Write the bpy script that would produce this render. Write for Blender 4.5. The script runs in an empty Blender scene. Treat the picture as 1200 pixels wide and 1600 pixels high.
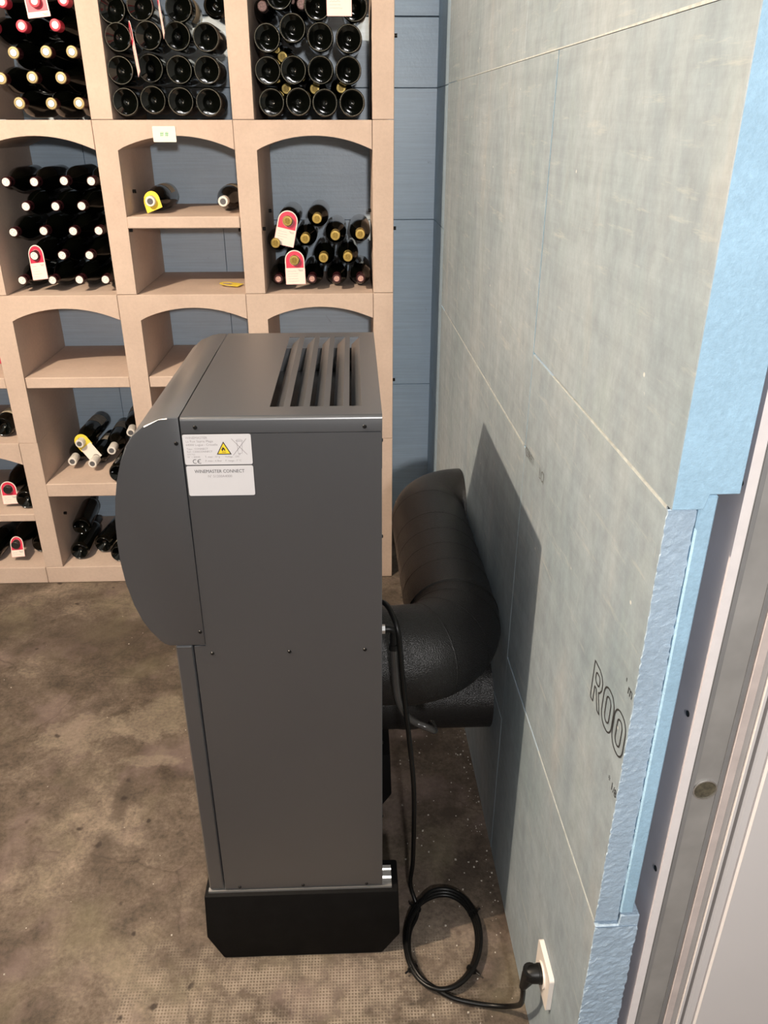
import bpy, bmesh, math, random
from mathutils import Vector, Matrix, Euler
random.seed(7)
SC = bpy.context.scene
COL = SC.collection
PI = math.pi

# ------------------------------------------------------------------ camera
F_PX = 1240.0
pitch = math.atan(613 / 1240.0)
yaw = math.atan(51 / math.hypot(1240, 613))
cd = bpy.data.cameras.new('camera')
cd.sensor_fit = 'VERTICAL'
cd.sensor_height = 36.0
cd.lens = 36.0 * F_PX / 1600.0
cd.clip_start = 0.02
cam = bpy.data.objects.new('camera', cd)
cam.location = (0, 0, 1.70)
cam.rotation_euler = Euler((PI / 2 - pitch, 0, -yaw), 'XYZ')
COL.objects.link(cam)
SC.camera = cam

# ------------------------------------------------------------------ light
world = bpy.data.worlds.new('world')
SC.world = world
world.use_nodes = True
bg = world.node_tree.nodes['Background']
bg.inputs[0].default_value = (0.92, 0.96, 1.0, 1)
bg.inputs[1].default_value = 0.06

def light(name, typ, loc, energy, color, **kw):
    d = bpy.data.lights.new(name, typ)
    d.energy = energy
    d.color = color
    for k, v in kw.items():
        setattr(d, k, v)
    o = bpy.data.objects.new(name, d)
    o.location = loc
    COL.objects.link(o)
    return o
# bare bulb under the cellar ceiling, left of the camera
light('cellar_bulb', 'POINT', (-1.60, 0.75, 2.86), 305, (1.0, 0.79, 0.58), shadow_soft_size=0.022)
# lamp of the room behind the camera, a little above eye height
light('room_lamp', 'POINT', (0.16, -1.00, 1.98), 122, (1.0, 0.96, 0.93), shadow_soft_size=0.06)

vs = SC.view_settings
vs.view_transform = 'Standard'
vs.look = 'None'
vs.exposure = 0.2
vs.gamma = 1.0
vs.use_curve_mapping = False

# ------------------------------------------------------------------ materials
def new_mat(name):
    m = bpy.data.materials.new(name)
    m.use_nodes = True
    nt = m.node_tree
    return m, nt, nt.nodes['Principled BSDF']

def N(nt, typ, **kw):
    n = nt.nodes.new(typ)
    for k, v in kw.items():
        setattr(n, k, v)
    return n

def noise(nt, scale, detail=4, rough=0.6, vec=None, dist=0.0):
    n = N(nt, 'ShaderNodeTexNoise')
    n.inputs['Scale'].default_value = scale
    n.inputs['Detail'].default_value = detail
    n.inputs['Roughness'].default_value = rough
    n.inputs['Distortion'].default_value = dist
    if vec is not None:
        nt.links.new(vec, n.inputs['Vector'])
    return n.outputs['Fac']

def ramp(nt, fac, stops):
    r = N(nt, 'ShaderNodeValToRGB')
    el = r.color_ramp.elements
    while len(el) > 1:
        el.remove(el[-1])
    el[0].position = stops[0][0]
    el[0].color = (*stops[0][1], 1)
    for p, c in stops[1:]:
        e = el.new(p)
        e.color = (*c, 1)
    nt.links.new(fac, r.inputs[0])
    return r.outputs[0]

def g(v):
    return (v, v, v)

def mixc(nt, fac, a, b, blend='MIX'):
    n = N(nt, 'ShaderNodeMix', data_type='RGBA', blend_type=blend)
    for s, v in ((n.inputs[0], fac), (n.inputs[6], a), (n.inputs[7], b)):
        if hasattr(v, 'is_linked'):
            nt.links.new(v, s)
        elif isinstance(v, tuple):
            s.default_value = (*v, 1)
        else:
            s.default_value = v
    return n.outputs[2]

def math_(nt, op, a, b=None, clamp=False):
    n = N(nt, 'ShaderNodeMath', operation=op, use_clamp=clamp)
    for s, v in ((n.inputs[0], a), (n.inputs[1], b)):
        if v is None:
            continue
        if hasattr(v, 'is_linked'):
            nt.links.new(v, s)
        else:
            s.default_value = v
    return n.outputs[0]

def coords(nt, scale=(1, 1, 1), rot=(0, 0, 0), kind='Object'):
    t = N(nt, 'ShaderNodeTexCoord')
    m = N(nt, 'ShaderNodeMapping')
    m.inputs['Scale'].default_value = scale
    m.inputs['Rotation'].default_value = rot
    nt.links.new(t.outputs[kind], m.inputs['Vector'])
    return m.outputs[0]

def bump(nt, bsdf, h, strength=0.3, dist=0.002):
    b = N(nt, 'ShaderNodeBump')
    b.inputs['Strength'].default_value = strength
    b.inputs['Distance'].default_value = dist
    nt.links.new(h, b.inputs['Height'])
    nt.links.new(b.outputs[0], bsdf.inputs['Normal'])

def plain(name, col, rough=0.5, metal=0.0, spec=0.5, var=0.0, vscale=30, bump_s=0.0, bscale=200):
    m, nt, b = new_mat(name)
    b.inputs['Roughness'].default_value = rough
    b.inputs['Metallic'].default_value = metal
    b.inputs['Specular IOR Level'].default_value = spec
    b.inputs['Base Color'].default_value = (*col, 1)
    if var:
        v = coords(nt)
        f = noise(nt, vscale, 4, 0.6, v)
        c = ramp(nt, f, [(0.3, tuple(max(0, x * (1 - var)) for x in col)), (0.7, tuple(x * (1 + var) for x in col))])
        nt.links.new(c, b.inputs['Base Color'])
    if bump_s:
        v = coords(nt)
        bump(nt, b, noise(nt, bscale, 3, 0.6, v), bump_s, 0.001)
    return m

def mat_stone():
    m, nt, b = new_mat('rack_stone')
    v = coords(nt)
    big = noise(nt, 6, 5, 0.6, v)
    fine = noise(nt, 90, 5, 0.7, v)
    c1 = ramp(nt, big, [(0.3, (0.54, 0.42, 0.35)), (0.7, (0.62, 0.49, 0.41))])
    c2 = ramp(nt, fine, [(0.25, g(0.90)), (0.6, g(1.0))])
    c = mixc(nt, 1.0, c1, c2, 'MULTIPLY')
    pits = N(nt, 'ShaderNodeTexVoronoi')
    pits.inputs['Scale'].default_value = 55
    nt.links.new(v, pits.inputs['Vector'])
    pm = ramp(nt, pits.outputs['Distance'], [(0.03, g(1)), (0.06, g(0))])
    sel = ramp(nt, noise(nt, 9, 2, 0.5, v), [(0.64, g(0)), (0.70, g(0.35))])
    c = mixc(nt, math_(nt, 'MULTIPLY', pm, sel), c, (0.25, 0.18, 0.14))
    nt.links.new(c, b.inputs['Base Color'])
    b.inputs['Roughness'].default_value = 0.85
    b.inputs['Specular IOR Level'].default_value = 0.25
    bump(nt, b, fine, 0.25, 0.001)
    return m

def mat_foam_blue(name, col, strength=0.5, scale=160):
    m, nt, b = new_mat(name)
    v = coords(nt)
    f = noise(nt, 12, 5, 0.65, v)
    f2 = noise(nt, 120, 4, 0.7, v)
    c = ramp(nt, f, [(0.3, tuple(x * 0.9 for x in col)), (0.7, tuple(min(1, x * 1.08) for x in col))])
    c = mixc(nt, 1.0, c, ramp(nt, f2, [(0.3, g(0.88)), (0.62, g(1.0)), (0.75, g(1.12))]), 'MULTIPLY')
    nt.links.new(c, b.inputs['Base Color'])
    b.inputs['Roughness'].default_value = 0.5
    b.inputs['Specular IOR Level'].default_value = 0.35
    bump(nt, b, noise(nt, scale, 5, 0.7, v), strength, 0.003)
    return m

def mat_back_blue():
    m, nt, b = new_mat('back_board_blue')
    v = coords(nt)
    f = noise(nt, 5, 5, 0.65, v)
    c = ramp(nt, f, [(0.3, (0.54, 0.68, 0.82)), (0.7, (0.61, 0.75, 0.89))])
    st = noise(nt, 1.0, 4, 0.7, coords(nt, (3, 3, 120)))
    c = mixc(nt, 1.0, c, ramp(nt, st, [(0.35, g(0.93)), (0.65, g(1.06))]), 'MULTIPLY')
    sc = noise(nt, 22, 6, 0.75, v, 1.2)
    c = mixc(nt, ramp(nt, sc, [(0.66, g(0)), (0.72, g(0.25))]), c, (0.5, 0.58, 0.68))
    dk = noise(nt, 14, 6, 0.75, coords(nt, (1, 1, 1.3), (0.3, 0, 0)), 0.6)
    c = mixc(nt, ramp(nt, dk, [(0.66, g(0)), (0.74, g(0.45))]), c, (0.10, 0.15, 0.22))
    nt.links.new(c, b.inputs['Base Color'])
    b.inputs['Roughness'].default_value = 0.36
    b.inputs['Specular IOR Level'].default_value = 0.6
    bump(nt, b, noise(nt, 60, 4, 0.7, v), 0.35, 0.002)
    return m

def mat_board_face():
    m, nt, b = new_mat('board_face_grey')
    v = coords(nt)
    big = noise(nt, 2.6, 4, 0.55, v)
    vert = noise(nt, 1.0, 3, 0.6, coords(nt, (1, 10, 0.9)))
    hor = noise(nt, 1.0, 5, 0.7, coords(nt, (1, 2.2, 38)))
    c = ramp(nt, big, [(0.3, (0.235, 0.295, 0.337)), (0.5, (0.283, 0.337, 0.384)), (0.7, (0.320, 0.366, 0.405))])
    c = mixc(nt, 1.0, c, ramp(nt, vert, [(0.32, (0.89, 0.91, 0.91)), (0.68, (1.08, 1.06, 1.03))]), 'MULTIPLY')
    c = mixc(nt, 1.0, c, ramp(nt, hor, [(0.3, g(0.91)), (0.7, g(1.08))]), 'MULTIPLY')
    # stains greenish / pinkish
    st = noise(nt, 7, 5, 0.65, coords(nt, (1, 1, 0.45)))
    c = mixc(nt, ramp(nt, st, [(0.55, g(0)), (0.7, g(0.35))]), c, (0.29, 0.36, 0.37))
    st2 = noise(nt, 6, 4, 0.6, coords(nt, (1, 1.4, 0.4), (0.4, 0, 0)))
    c = mixc(nt, ramp(nt, st2, [(0.58, g(0)), (0.72, g(0.3))]), c, (0.44, 0.42, 0.40))
    fl = noise(nt, 30, 5, 0.75, coords(nt, (1, 1, 0.6), (0.5, 0, 0)))
    c = mixc(nt, 1.0, c, ramp(nt, fl, [(0.3, g(0.84)), (0.7, g(1.14))]), 'MULTIPLY')
    dg = noise(nt, 1.0, 5, 0.7, coords(nt, (1, 5, 45), (0.25, 0, 0)))
    c = mixc(nt, ramp(nt, dg, [(0.58, g(0)), (0.70, g(0.5))]), c, (0.44, 0.46, 0.45))
    vo = N(nt, 'ShaderNodeTexVoronoi')
    vo.inputs['Scale'].default_value = 24
    nt.links.new(v, vo.inputs['Vector'])
    ch = math_(nt, 'MULTIPLY', ramp(nt, vo.outputs['Distance'], [(0.05, g(1)), (0.08, g(0))]), ramp(nt, noise(nt, 11, 2, 0.5, v), [(0.58, g(0)), (0.62, g(0.8))]))
    c = mixc(nt, ch, c, (0.66, 0.67, 0.63))
    # small pale scratches
    scv = noise(nt, 1.0, 2, 0.5, coords(nt, (1, 150, 14)))
    c = mixc(nt, ramp(nt, scv, [(0.78, g(0)), (0.82, g(0.6))]), c, (0.62, 0.62, 0.57))
    nt.links.new(c, b.inputs['Base Color'])
    b.inputs['Roughness'].default_value = 0.6
    b.inputs['Specular IOR Level'].default_value = 0.3
    bump(nt, b, math_(nt, 'ADD', noise(nt, 130, 3, 0.6, v), hor), 0.18, 0.001)
    return m

def mat_floor():
    m, nt, b = new_mat('concrete_floor')
    v = coords(nt)
    a = noise(nt, 2.3, 6, 0.62, v, 0.3)
    c = ramp(nt, a, [(0.34, (0.052, 0.038, 0.028)), (0.44, (0.088, 0.067, 0.050)), (0.54, (0.130, 0.101, 0.078)), (0.66, (0.225, 0.180, 0.140))])
    d = noise(nt, 14, 6, 0.7, v, 0.5)
    c = mixc(nt, 1.0, c, ramp(nt, d, [(0.32, g(0.60)), (0.5, g(0.95)), (0.66, g(1.25))]), 'MULTIPLY')
    e = noise(nt, 95, 4, 0.7, v)
    c = mixc(nt, 1.0, c, ramp(nt, e, [(0.3, g(0.66)), (0.65, g(1.2))]), 'MULTIPLY')
    pk = noise(nt, 5, 4, 0.6, coords(nt, (1, 1, 1), (0, 0, 0.8)))
    c = mixc(nt, ramp(nt, pk, [(0.52, g(0)), (0.68, g(0.45))]), c, (0.225, 0.165, 0.15))
    gl = noise(nt, 4.3, 4, 0.6, coords(nt, (1, 1, 1), (0.5, 0, 0.3)))
    c = mixc(nt, ramp(nt, gl, [(0.54, g(0)), (0.72, g(0.4))]), c, (0.19, 0.165, 0.105))
    # worn screed with the print of a mesh
    sx = N(nt, 'ShaderNodeTexWave')
    sx.bands_direction = 'X'
    sx.inputs['Scale'].default_value = 45
    sx.inputs['Distortion'].default_value = 0.6
    sx.inputs['Detail Scale'].default_value = 4
    sy = N(nt, 'ShaderNodeTexWave')
    sy.bands_direction = 'Y'
    sy.inputs['Scale'].default_value = 45
    sy.inputs['Distortion'].default_value = 0.6
    nt.links.new(v, sx.inputs['Vector'])
    nt.links.new(v, sy.inputs['Vector'])
    grid = math_(nt, 'MAXIMUM', sx.outputs['Fac'], sy.outputs['Fac'])
    # the patch lies in front of the machine
    sep = N(nt, 'ShaderNodeSeparateXYZ')
    nt.links.new(v, sep.inputs[0])
    dx = math_(nt, 'MULTIPLY', math_(nt, 'ADD', sep.outputs[0], 0.14), 2.0)
    dy = math_(nt, 'MULTIPLY', math_(nt, 'ADD', sep.outputs[1], -1.04), 3.4)
    r2 = math_(nt, 'SQRT', math_(nt, 'ADD', math_(nt, 'MULTIPLY', dx, dx), math_(nt, 'MULTIPLY', dy, dy)))
    n1 = noise(nt, 9, 4, 0.6, v)
    patch = ramp(nt, math_(nt, 'ADD', math_(nt, 'MULTIPLY', r2, 0.5), n1), [(0.72, g(1)), (0.92, g(0))])
    n2 = noise(nt, 3.4, 3, 0.6, coords(nt, (1, 1, 1), (0, 0.3, 0.2)))
    patch2 = math_(nt, 'MAXIMUM', patch, ramp(nt, n2, [(0.6, g(0)), (0.68, g(0.35))]))
    patchn = math_(nt, 'MULTIPLY', patch2, ramp(nt, noise(nt, 20, 4, 0.6, v), [(0.40, g(0.05)), (0.60, g(1))]))
    cg = mixc(nt, ramp(nt, grid, [(0.5, g(0)), (0.9, g(1))]), (0.17, 0.132, 0.10), (0.40, 0.335, 0.265))
    c = mixc(nt, math_(nt, 'MULTIPLY', patchn, 0.62), c, cg)
    def spot(x, y, rx, ry, edge=0.35):
        ax = math_(nt, 'MULTIPLY', math_(nt, 'SUBTRACT', sep.outputs[0], x), 1 / rx)
        ay = math_(nt, 'MULTIPLY', math_(nt, 'SUBTRACT', sep.outputs[1], y), 1 / ry)
        r_ = math_(nt, 'SQRT', math_(nt, 'ADD', math_(nt, 'MULTIPLY', ax, ax), math_(nt, 'MULTIPLY', ay, ay)))
        nn = math_(nt, 'MULTIPLY', math_(nt, 'SUBTRACT', noise(nt, 12, 5, 0.7, v), 0.5), 2.4)
        return ramp(nt, math_(nt, 'ADD', r_, nn), [(1 - edge, g(1)), (1.0, g(0))])
    for px, py, rx, ry in ((-0.86, 1.92, 0.14, 0.10), (-0.66, 1.99, 0.13, 0.12), (-0.62, 1.80, 0.10, 0.03)):
        c = mixc(nt, math_(nt, 'MULTIPLY', spot(px, py, rx, ry), math_(nt, 'MULTIPLY', e, 0.62)), c, (0.31, 0.255, 0.195))
    for px, py, rx, ry, k in ((-0.67, 1.66, 0.025, 0.13, 0.6), (-0.68, 1.49, 0.03, 0.08, 0.6), (-0.95, 2.45, 0.5, 0.16, 0.45), (0.24, 1.58, 0.05, 0.03, 0.9), (0.2, 1.85, 0.06, 0.03, 0.7), (0.26, 1.38, 0.03, 0.06, 0.6)):  # dark spots; the wide one paints shade onto the floor before the rack
        c = mixc(nt, math_(nt, 'MULTIPLY', spot(px, py, rx, ry, 0.5), k), c, (0.062, 0.047, 0.036))
    # oil and dirt spots
    vo = N(nt, 'ShaderNodeTexVoronoi')
    vo.inputs['Scale'].default_value = 15
    vv = N(nt, 'ShaderNodeVectorMath', operation='ADD')
    nz = N(nt, 'ShaderNodeTexNoise')
    nz.inputs['Scale'].default_value = 14
    nz.inputs['Detail'].default_value = 4
    nt.links.new(v, nz.inputs['Vector'])
    vm = N(nt, 'ShaderNodeVectorMath', operation='SCALE')
    vm.inputs['Scale'].default_value = 0.05
    nt.links.new(nz.outputs['Color'], vm.inputs[0])
    nt.links.new(v, vv.inputs[0])
    nt.links.new(vm.outputs[0], vv.inputs[1])
    nt.links.new(vv.outputs[0], vo.inputs['Vector'])
    sp = ramp(nt, vo.outputs['Distance'], [(0.08, g(1)), (0.16, g(0))])
    spm = ramp(nt, noise(nt, 2.2, 2, 0.5, v), [(0.5, g(0)), (0.56, g(0.85))])
    c = mixc(nt, math_(nt, 'MULTIPLY', sp, spm), c, (0.03, 0.022, 0.018))
    # rubbed dark smears
    sm = noise(nt, 3.1, 6, 0.68, coords(nt, (1.6, 0.8, 1), (0, 0, 0.7)), 0.8)
    c = mixc(nt, ramp(nt, sm, [(0.6, g(0)), (0.75, g(0.6))]), c, (0.07, 0.055, 0.045))
    # fine cracks
    cr = N(nt, 'ShaderNodeTexVoronoi', feature='DISTANCE_TO_EDGE')
    cr.inputs['Scale'].default_value = 1.7
    nt.links.new(vv.outputs[0], cr.inputs['Vector'])
    crm = ramp(nt, cr.outputs['Distance'], [(0.0015, g(0.6)), (0.005, g(0))])
    crs = ramp(nt, noise(nt, 2.7, 2, 0.5, v), [(0.48, g(0)), (0.56, g(1))])
    c = mixc(nt, math_(nt, 'MULTIPLY', crm, crs), c, (0.05, 0.038, 0.03))
    nt.links.new(c, b.inputs['Base Color'])
    b.inputs['Roughness'].default_value = 0.8
    b.inputs['Specular IOR Level'].default_value = 0.3
    h = math_(nt, 'ADD', math_(nt, 'MULTIPLY', e, 0.5), d)
    h = math_(nt, 'ADD', h, math_(nt, 'MULTIPLY', math_(nt, 'MULTIPLY', grid, patchn), 0.5))
    bump(nt, b, h, 0.6, 0.004)
    return m

def mat_duct():
    m, nt, b = new_mat('duct_foam')
    v = coords(nt)
    b.inputs['Base Color'].default_value = (0.011, 0.0105, 0.0105, 1)
    b.inputs['Roughness'].default_value = 0.33
    b.inputs['Specular IOR Level'].default_value = 0.5
    vo = N(nt, 'ShaderNodeTexVoronoi')
    vo.inputs['Scale'].default_value = 450
    nt.links.new(v, vo.inputs['Vector'])
    bump(nt, b, math_(nt, 'ADD', vo.outputs['Distance'], noise(nt, 420, 2, 0.5, v)), 0.55, 0.0013)
    return m

def mat_paint():
    m, nt, b = new_mat('grey_steel_paint')
    v = coords(nt)
    f = noise(nt, 1.6, 3, 0.5, v)
    c = ramp(nt, f, [(0.3, (0.031, 0.0345, 0.041)), (0.7, (0.034, 0.0375, 0.044))])
    nt.links.new(c, b.inputs['Base Color'])
    b.inputs['Metallic'].default_value = 0.0
    b.inputs['Roughness'].default_value = 0.40
    b.inputs['Specular IOR Level'].default_value = 1.0
    b.inputs['Coat Weight'].default_value = 1.0
    b.inputs['Coat Roughness'].default_value = 0.32
    b.inputs['Coat IOR'].default_value = 1.75
    bump(nt, b, noise(nt, 700, 2, 0.5, v), 0.06, 0.0005)
    return m

def mat_glass():
    m, nt, b = new_mat('bottle_glass')
    b.inputs['Base Color'].default_value = (0.0016, 0.0020, 0.0014, 1)
    b.inputs['Roughness'].default_value = 0.06
    b.inputs['Specular IOR Level'].default_value = 0.55
    v = coords(nt)
    bump(nt, b, noise(nt, 45, 2, 0.5, v), 0.04, 0.001)
    return m

M = dict(
    stone=mat_stone(), back=mat_back_blue(), face=mat_board_face(), floor=mat_floor(),
    edge=mat_foam_blue('foam_edge_blue', (0.43, 0.66, 0.84)),
    edge2=mat_foam_blue('foam_edge_rough', (0.46, 0.59, 0.72), 0.9, 90),
    strip=mat_foam_blue('foam_strip_blue', (0.46, 0.60, 0.73), 0.25, 120),
    duct=mat_duct(), paint=mat_paint(), glass=mat_glass(),
    inner=plain('dark_interior', (0.012, 0.012, 0.014), 0.5),
    black=plain('black_plastic', (0.005, 0.005, 0.005), 0.4, spec=0.3, var=0.2),
    rubber=plain('black_rubber', (0.0035, 0.0033, 0.0033), 0.7, spec=0.15, var=0.35, vscale=25, bump_s=0.2, bscale=150),
    cable=plain('black_cable', (0.004, 0.004, 0.004), 0.36, spec=0.3, var=0.1),
    hose=plain('grey_hose', (0.045, 0.042, 0.04), 0.25, var=0.15),
    alu=plain('aluminium', (0.75, 0.74, 0.72), 0.32, metal=0.85, var=0.05),
    zinc=plain('galvanised_steel', (0.40, 0.385, 0.365), 0.5, metal=0.25, var=0.18, vscale=8),
    zinc2=plain('galvanised_lip', (0.30, 0.295, 0.29), 0.5, metal=0.25, var=0.12, vscale=12),
    hole=plain('hole_dark', (0.10, 0.085, 0.055), 0.8, var=0.5, vscale=120),
    gyps=plain('plasterboard_core', (0.86, 0.80, 0.78), 0.9, var=0.04, vscale=40, bump_s=0.3, bscale=90),
    gypp=plain('plasterboard_paper', (0.66, 0.62, 0.66), 0.9, var=0.06, vscale=10),
    gypk=plain('plasterboard_pink', (0.62, 0.53, 0.49), 0.9, var=0.08, vscale=30, bump_s=0.4, bscale=60),
    trimg=plain('grey_profile', (0.40, 0.375, 0.36), 0.6, var=0.05),
    door=plain('white_door', (0.74, 0.70, 0.68), 0.45, var=0.02, vscale=3),
    wallp=plain('plain_wall', (0.30, 0.33, 0.36), 0.9, var=0.04, vscale=4),
    socket=plain('socket_plastic', (0.80, 0.74, 0.69), 0.35, var=0.02),
    sticker=plain('sticker_paper', (0.60, 0.60, 0.63), 0.55, var=0.015, vscale=20),
    ink=plain('ink_dark', (0.03, 0.03, 0.032), 0.7, var=0.1),
    inkm=plain('ink_faded', (0.14, 0.15, 0.15), 0.7, var=0.4, vscale=120),
    inkg=plain('ink_grey', (0.33, 0.31, 0.33), 0.7, var=0.1),
    yellow=plain('sign_yellow', (0.85, 0.62, 0.03), 0.5, var=0.04),
    ytag=plain('yellow_tag', (0.88, 0.68, 0.07), 0.5, var=0.05),
    red=plain('tag_red', (0.70, 0.035, 0.085), 0.42, var=0.1),
    card=plain('tag_card', (0.84, 0.77, 0.70), 0.7, var=0.03),
    pinkc=plain('tag_pink_edge', (0.85, 0.50, 0.50), 0.6, var=0.05),
    green=plain('green_ink', (0.02, 0.40, 0.12), 0.6, var=0.1),
    cgold=plain('capsule_gold', (0.50, 0.36, 0.10), 0.38, metal=0.5, var=0.2, vscale=300),
    cgold2=plain('capsule_gold_seal', (0.30, 0.20, 0.04), 0.45, metal=0.4, var=0.5, vscale=400),
    cred=plain('capsule_red', (0.45, 0.03, 0.06), 0.35, var=0.15),
    cwine=plain('capsule_wine', (0.035, 0.006, 0.009), 0.4, var=0.3),
    cwhite=plain('capsule_white', (0.74, 0.72, 0.68), 0.5, var=0.08, vscale=200),
    cpale=plain('capsule_end_pale', (0.72, 0.74, 0.70), 0.45, var=0.35, vscale=260),
    cgrey=plain('capsule_ring_grey', (0.10, 0.10, 0.11), 0.5, var=0.2),
    ccream=plain('capsule_cream', (0.42, 0.34, 0.16), 0.4, metal=0.2, var=0.2),
    ccopper=plain('capsule_copper', (0.55, 0.33, 0.28), 0.45, metal=0.2, var=0.5, vscale=350),
    cdark=plain('capsule_black', (0.02, 0.02, 0.02), 0.35, var=0.3),
    label=plain('bottle_label', (0.55, 0.50, 0.38), 0.7, var=0.15, vscale=40),
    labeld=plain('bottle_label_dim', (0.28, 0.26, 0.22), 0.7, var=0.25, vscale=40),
    filler=plain('joint_filler', (0.43, 0.46, 0.45), 0.8, var=0.2, vscale=60),
    crumb=plain('plaster_crumb', (0.42, 0.38, 0.33), 0.9, var=0.2, vscale=60),
    rimglint=plain('glass_rim', (0.26, 0.255, 0.22), 0.18, spec=0.8, var=0.6, vscale=300),  # paler than the bottle glass: light caught by the rim, put into the colour
    screw=plain('screw_black', (0.012, 0.012, 0.012), 0.3, metal=0.4, var=0.1),
)

# ------------------------------------------------------------------ mesh helpers
def link(name, me, mats, parent=None, smooth=False, loc=None, rot=None):
    if not isinstance(mats, (list, tuple)):
        mats = [mats]
    if not me.materials:
        for k in mats:
            me.materials.append(M[k])
    o = bpy.data.objects.new(name, me)
    COL.objects.link(o)
    if parent is not None:
        o.parent = parent
    if loc is not None:
        o.location = loc
    if rot is not None:
        o.rotation_euler = rot
    if smooth:
        for p in me.polygons:
            p.use_smooth = True
    return o

def obj(name, bm, mats, parent=None, smooth=False, loc=None, rot=None, recalc=True):
    if recalc:
        bmesh.ops.recalc_face_normals(bm, faces=bm.faces)
    me = bpy.data.meshes.new(name)
    bm.to_mesh(me)
    bm.free()
    o = link(name, me, mats, parent, False, loc, rot)
    if smooth:
        ang = smooth if isinstance(smooth, float) else 40.0
        shade(me, ang)
    return o

def shade(me, ang):
    for p in me.polygons:
        p.use_smooth = True
    try:
        me.set_sharp_from_angle(angle=math.radians(ang))
    except Exception:
        pass

def tag(o, label=None, cat=None, group=None, kind=None):
    if label:
        o['label'] = label
    if cat:
        o['category'] = cat
    if group:
        o['group'] = group
    if kind:
        o['kind'] = kind
    return o

def empty(name, loc=(0, 0, 0), rot=(0, 0, 0)):
    o = bpy.data.objects.new(name, None)
    o.empty_display_size = 0.05
    o.location = loc
    o.rotation_euler = rot
    COL.objects.link(o)
    return o

def box(bm, lo, hi, bev=0.0, mi=0):
    vs_ = [bm.verts.new((x, y, z)) for x in (lo[0], hi[0]) for y in (lo[1], hi[1]) for z in (lo[2], hi[2])]
    F = []
    for a in ((0, 1, 3, 2), (4, 6, 7, 5), (0, 4, 5, 1), (2, 3, 7, 6), (0, 2, 6, 4), (1, 5, 7, 3)):
        f = bm.faces.new([vs_[i] for i in a])
        f.material_index = mi
        F.append(f)
    if bev:
        es = set(e for f in F for e in f.edges)
        bmesh.ops.bevel(bm, geom=list(es), offset=bev, segments=1, affect='EDGES', profile=0.5)
    return F

def bx(name, lo, hi, mat, parent=None, bev=0.0, **kw):
    bm = bmesh.new()
    box(bm, lo, hi, bev)
    return obj(name, bm, mat, parent, **kw)

def prism(bm, pts, axis, a, b, mi=0):
    """extrude a closed 2D outline along an axis: axis 1 -> pts are (x,z); 0 -> (y,z); 2 -> (x,y)"""
    def P(p, t):
        if axis == 1:
            return (p[0], t, p[1])
        if axis == 0:
            return (t, p[0], p[1])
        return (p[0], p[1], t)
    A = [bm.verts.new(P(p, a)) for p in pts]
    B = [bm.verts.new(P(p, b)) for p in pts]
    n = len(pts)
    F = [bm.faces.new(A), bm.faces.new(B[::-1])]
    for i in range(n):
        F.append(bm.faces.new((A[i], B[i], B[(i + 1) % n], A[(i + 1) % n])))
    for f in F:
        f.material_index = mi
    return F

def sheet(loops, thick, frame, mi=0):
    """flat sheet with holes: loops of 2D points, mapped by frame(u,v,w)"""
    bm = bmesh.new()
    es = []
    for L in loops:
        v = [bm.verts.new((p[0], p[1], 0)) for p in L]
        for i in range(len(v)):
            es.append(bm.edges.new((v[i], v[(i + 1) % len(v)])))
    r = bmesh.ops.triangle_fill(bm, edges=es, use_beauty=True)
    faces = [f for f in r['geom'] if isinstance(f, bmesh.types.BMFace)]
    ex = bmesh.ops.extrude_face_region(bm, geom=faces)
    for v in ex['geom']:
        if isinstance(v, bmesh.types.BMVert):
            v.co.z += thick
    for v in bm.verts:
        v.co = Vector(frame(v.co.x, v.co.y, v.co.z))
    for f in bm.faces:
        f.material_index = mi
    return bm

def cyl(bm, c, axis, r, h, n=16, r2=None, mi=0):
    c = Vector(c)
    ax = Vector(axis).normalized()
    u = ax.orthogonal().normalized()
    w = ax.cross(u)
    r2 = r if r2 is None else r2
    A = [bm.verts.new(c + u * r * math.cos(2 * PI * i / n) + w * r * math.sin(2 * PI * i / n)) for i in range(n)]
    B = [bm.verts.new(c + ax * h + u * r2 * math.cos(2 * PI * i / n) + w * r2 * math.sin(2 * PI * i / n)) for i in range(n)]
    F = [bm.faces.new(A[::-1]), bm.faces.new(B)]
    for i in range(n):
        F.append(bm.faces.new((A[i], A[(i + 1) % n], B[(i + 1) % n], B[i])))
    for f in F:
        f.material_index = mi
    return F

def lathe(bm, prof, n=28, mi=0):
    """prof: list of (r, z) along local z"""
    rings = []
    for r, z in prof:
        if r < 1e-6:
            rings.append([bm.verts.new((0, 0, z))])
        else:
            rings.append([bm.verts.new((r * math.cos(2 * PI * i / n), r * math.sin(2 * PI * i / n), z)) for i in range(n)])
    for a, b in zip(rings, rings[1:]):
        for i in range(n):
            j = (i + 1) % n
            if len(a) == 1 and len(b) == 1:
                continue
            if len(a) == 1:
                f = bm.faces.new((a[0], b[i], b[j]))
            elif len(b) == 1:
                f = bm.faces.new((a[i], b[0], a[j]))
            else:
                f = bm.faces.new((a[i], b[i], b[j], a[j]))
            f.material_index = mi
    return rings

def smooth_path(pts, n=8, closed=False):
    P = [Vector(p) for p in pts]
    out = []
    m = len(P)
    for i in range(m if closed else m - 1):
        if closed:
            p0, p1, p2, p3 = P[(i - 1) % m], P[i], P[(i + 1) % m], P[(i + 2) % m]
        else:
            p0, p1, p2, p3 = P[max(i - 1, 0)], P[i], P[i + 1], P[min(i + 2, m - 1)]
        for k in range(n):
            t = k / n
            out.append(0.5 * ((2 * p1) + (-p0 + p2) * t + (2 * p0 - 5 * p1 + 4 * p2 - p3) * t * t + (-p0 + 3 * p1 - 3 * p2 + p3) * t ** 3))
    if not closed:
        out.append(P[-1])
    return out

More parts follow.
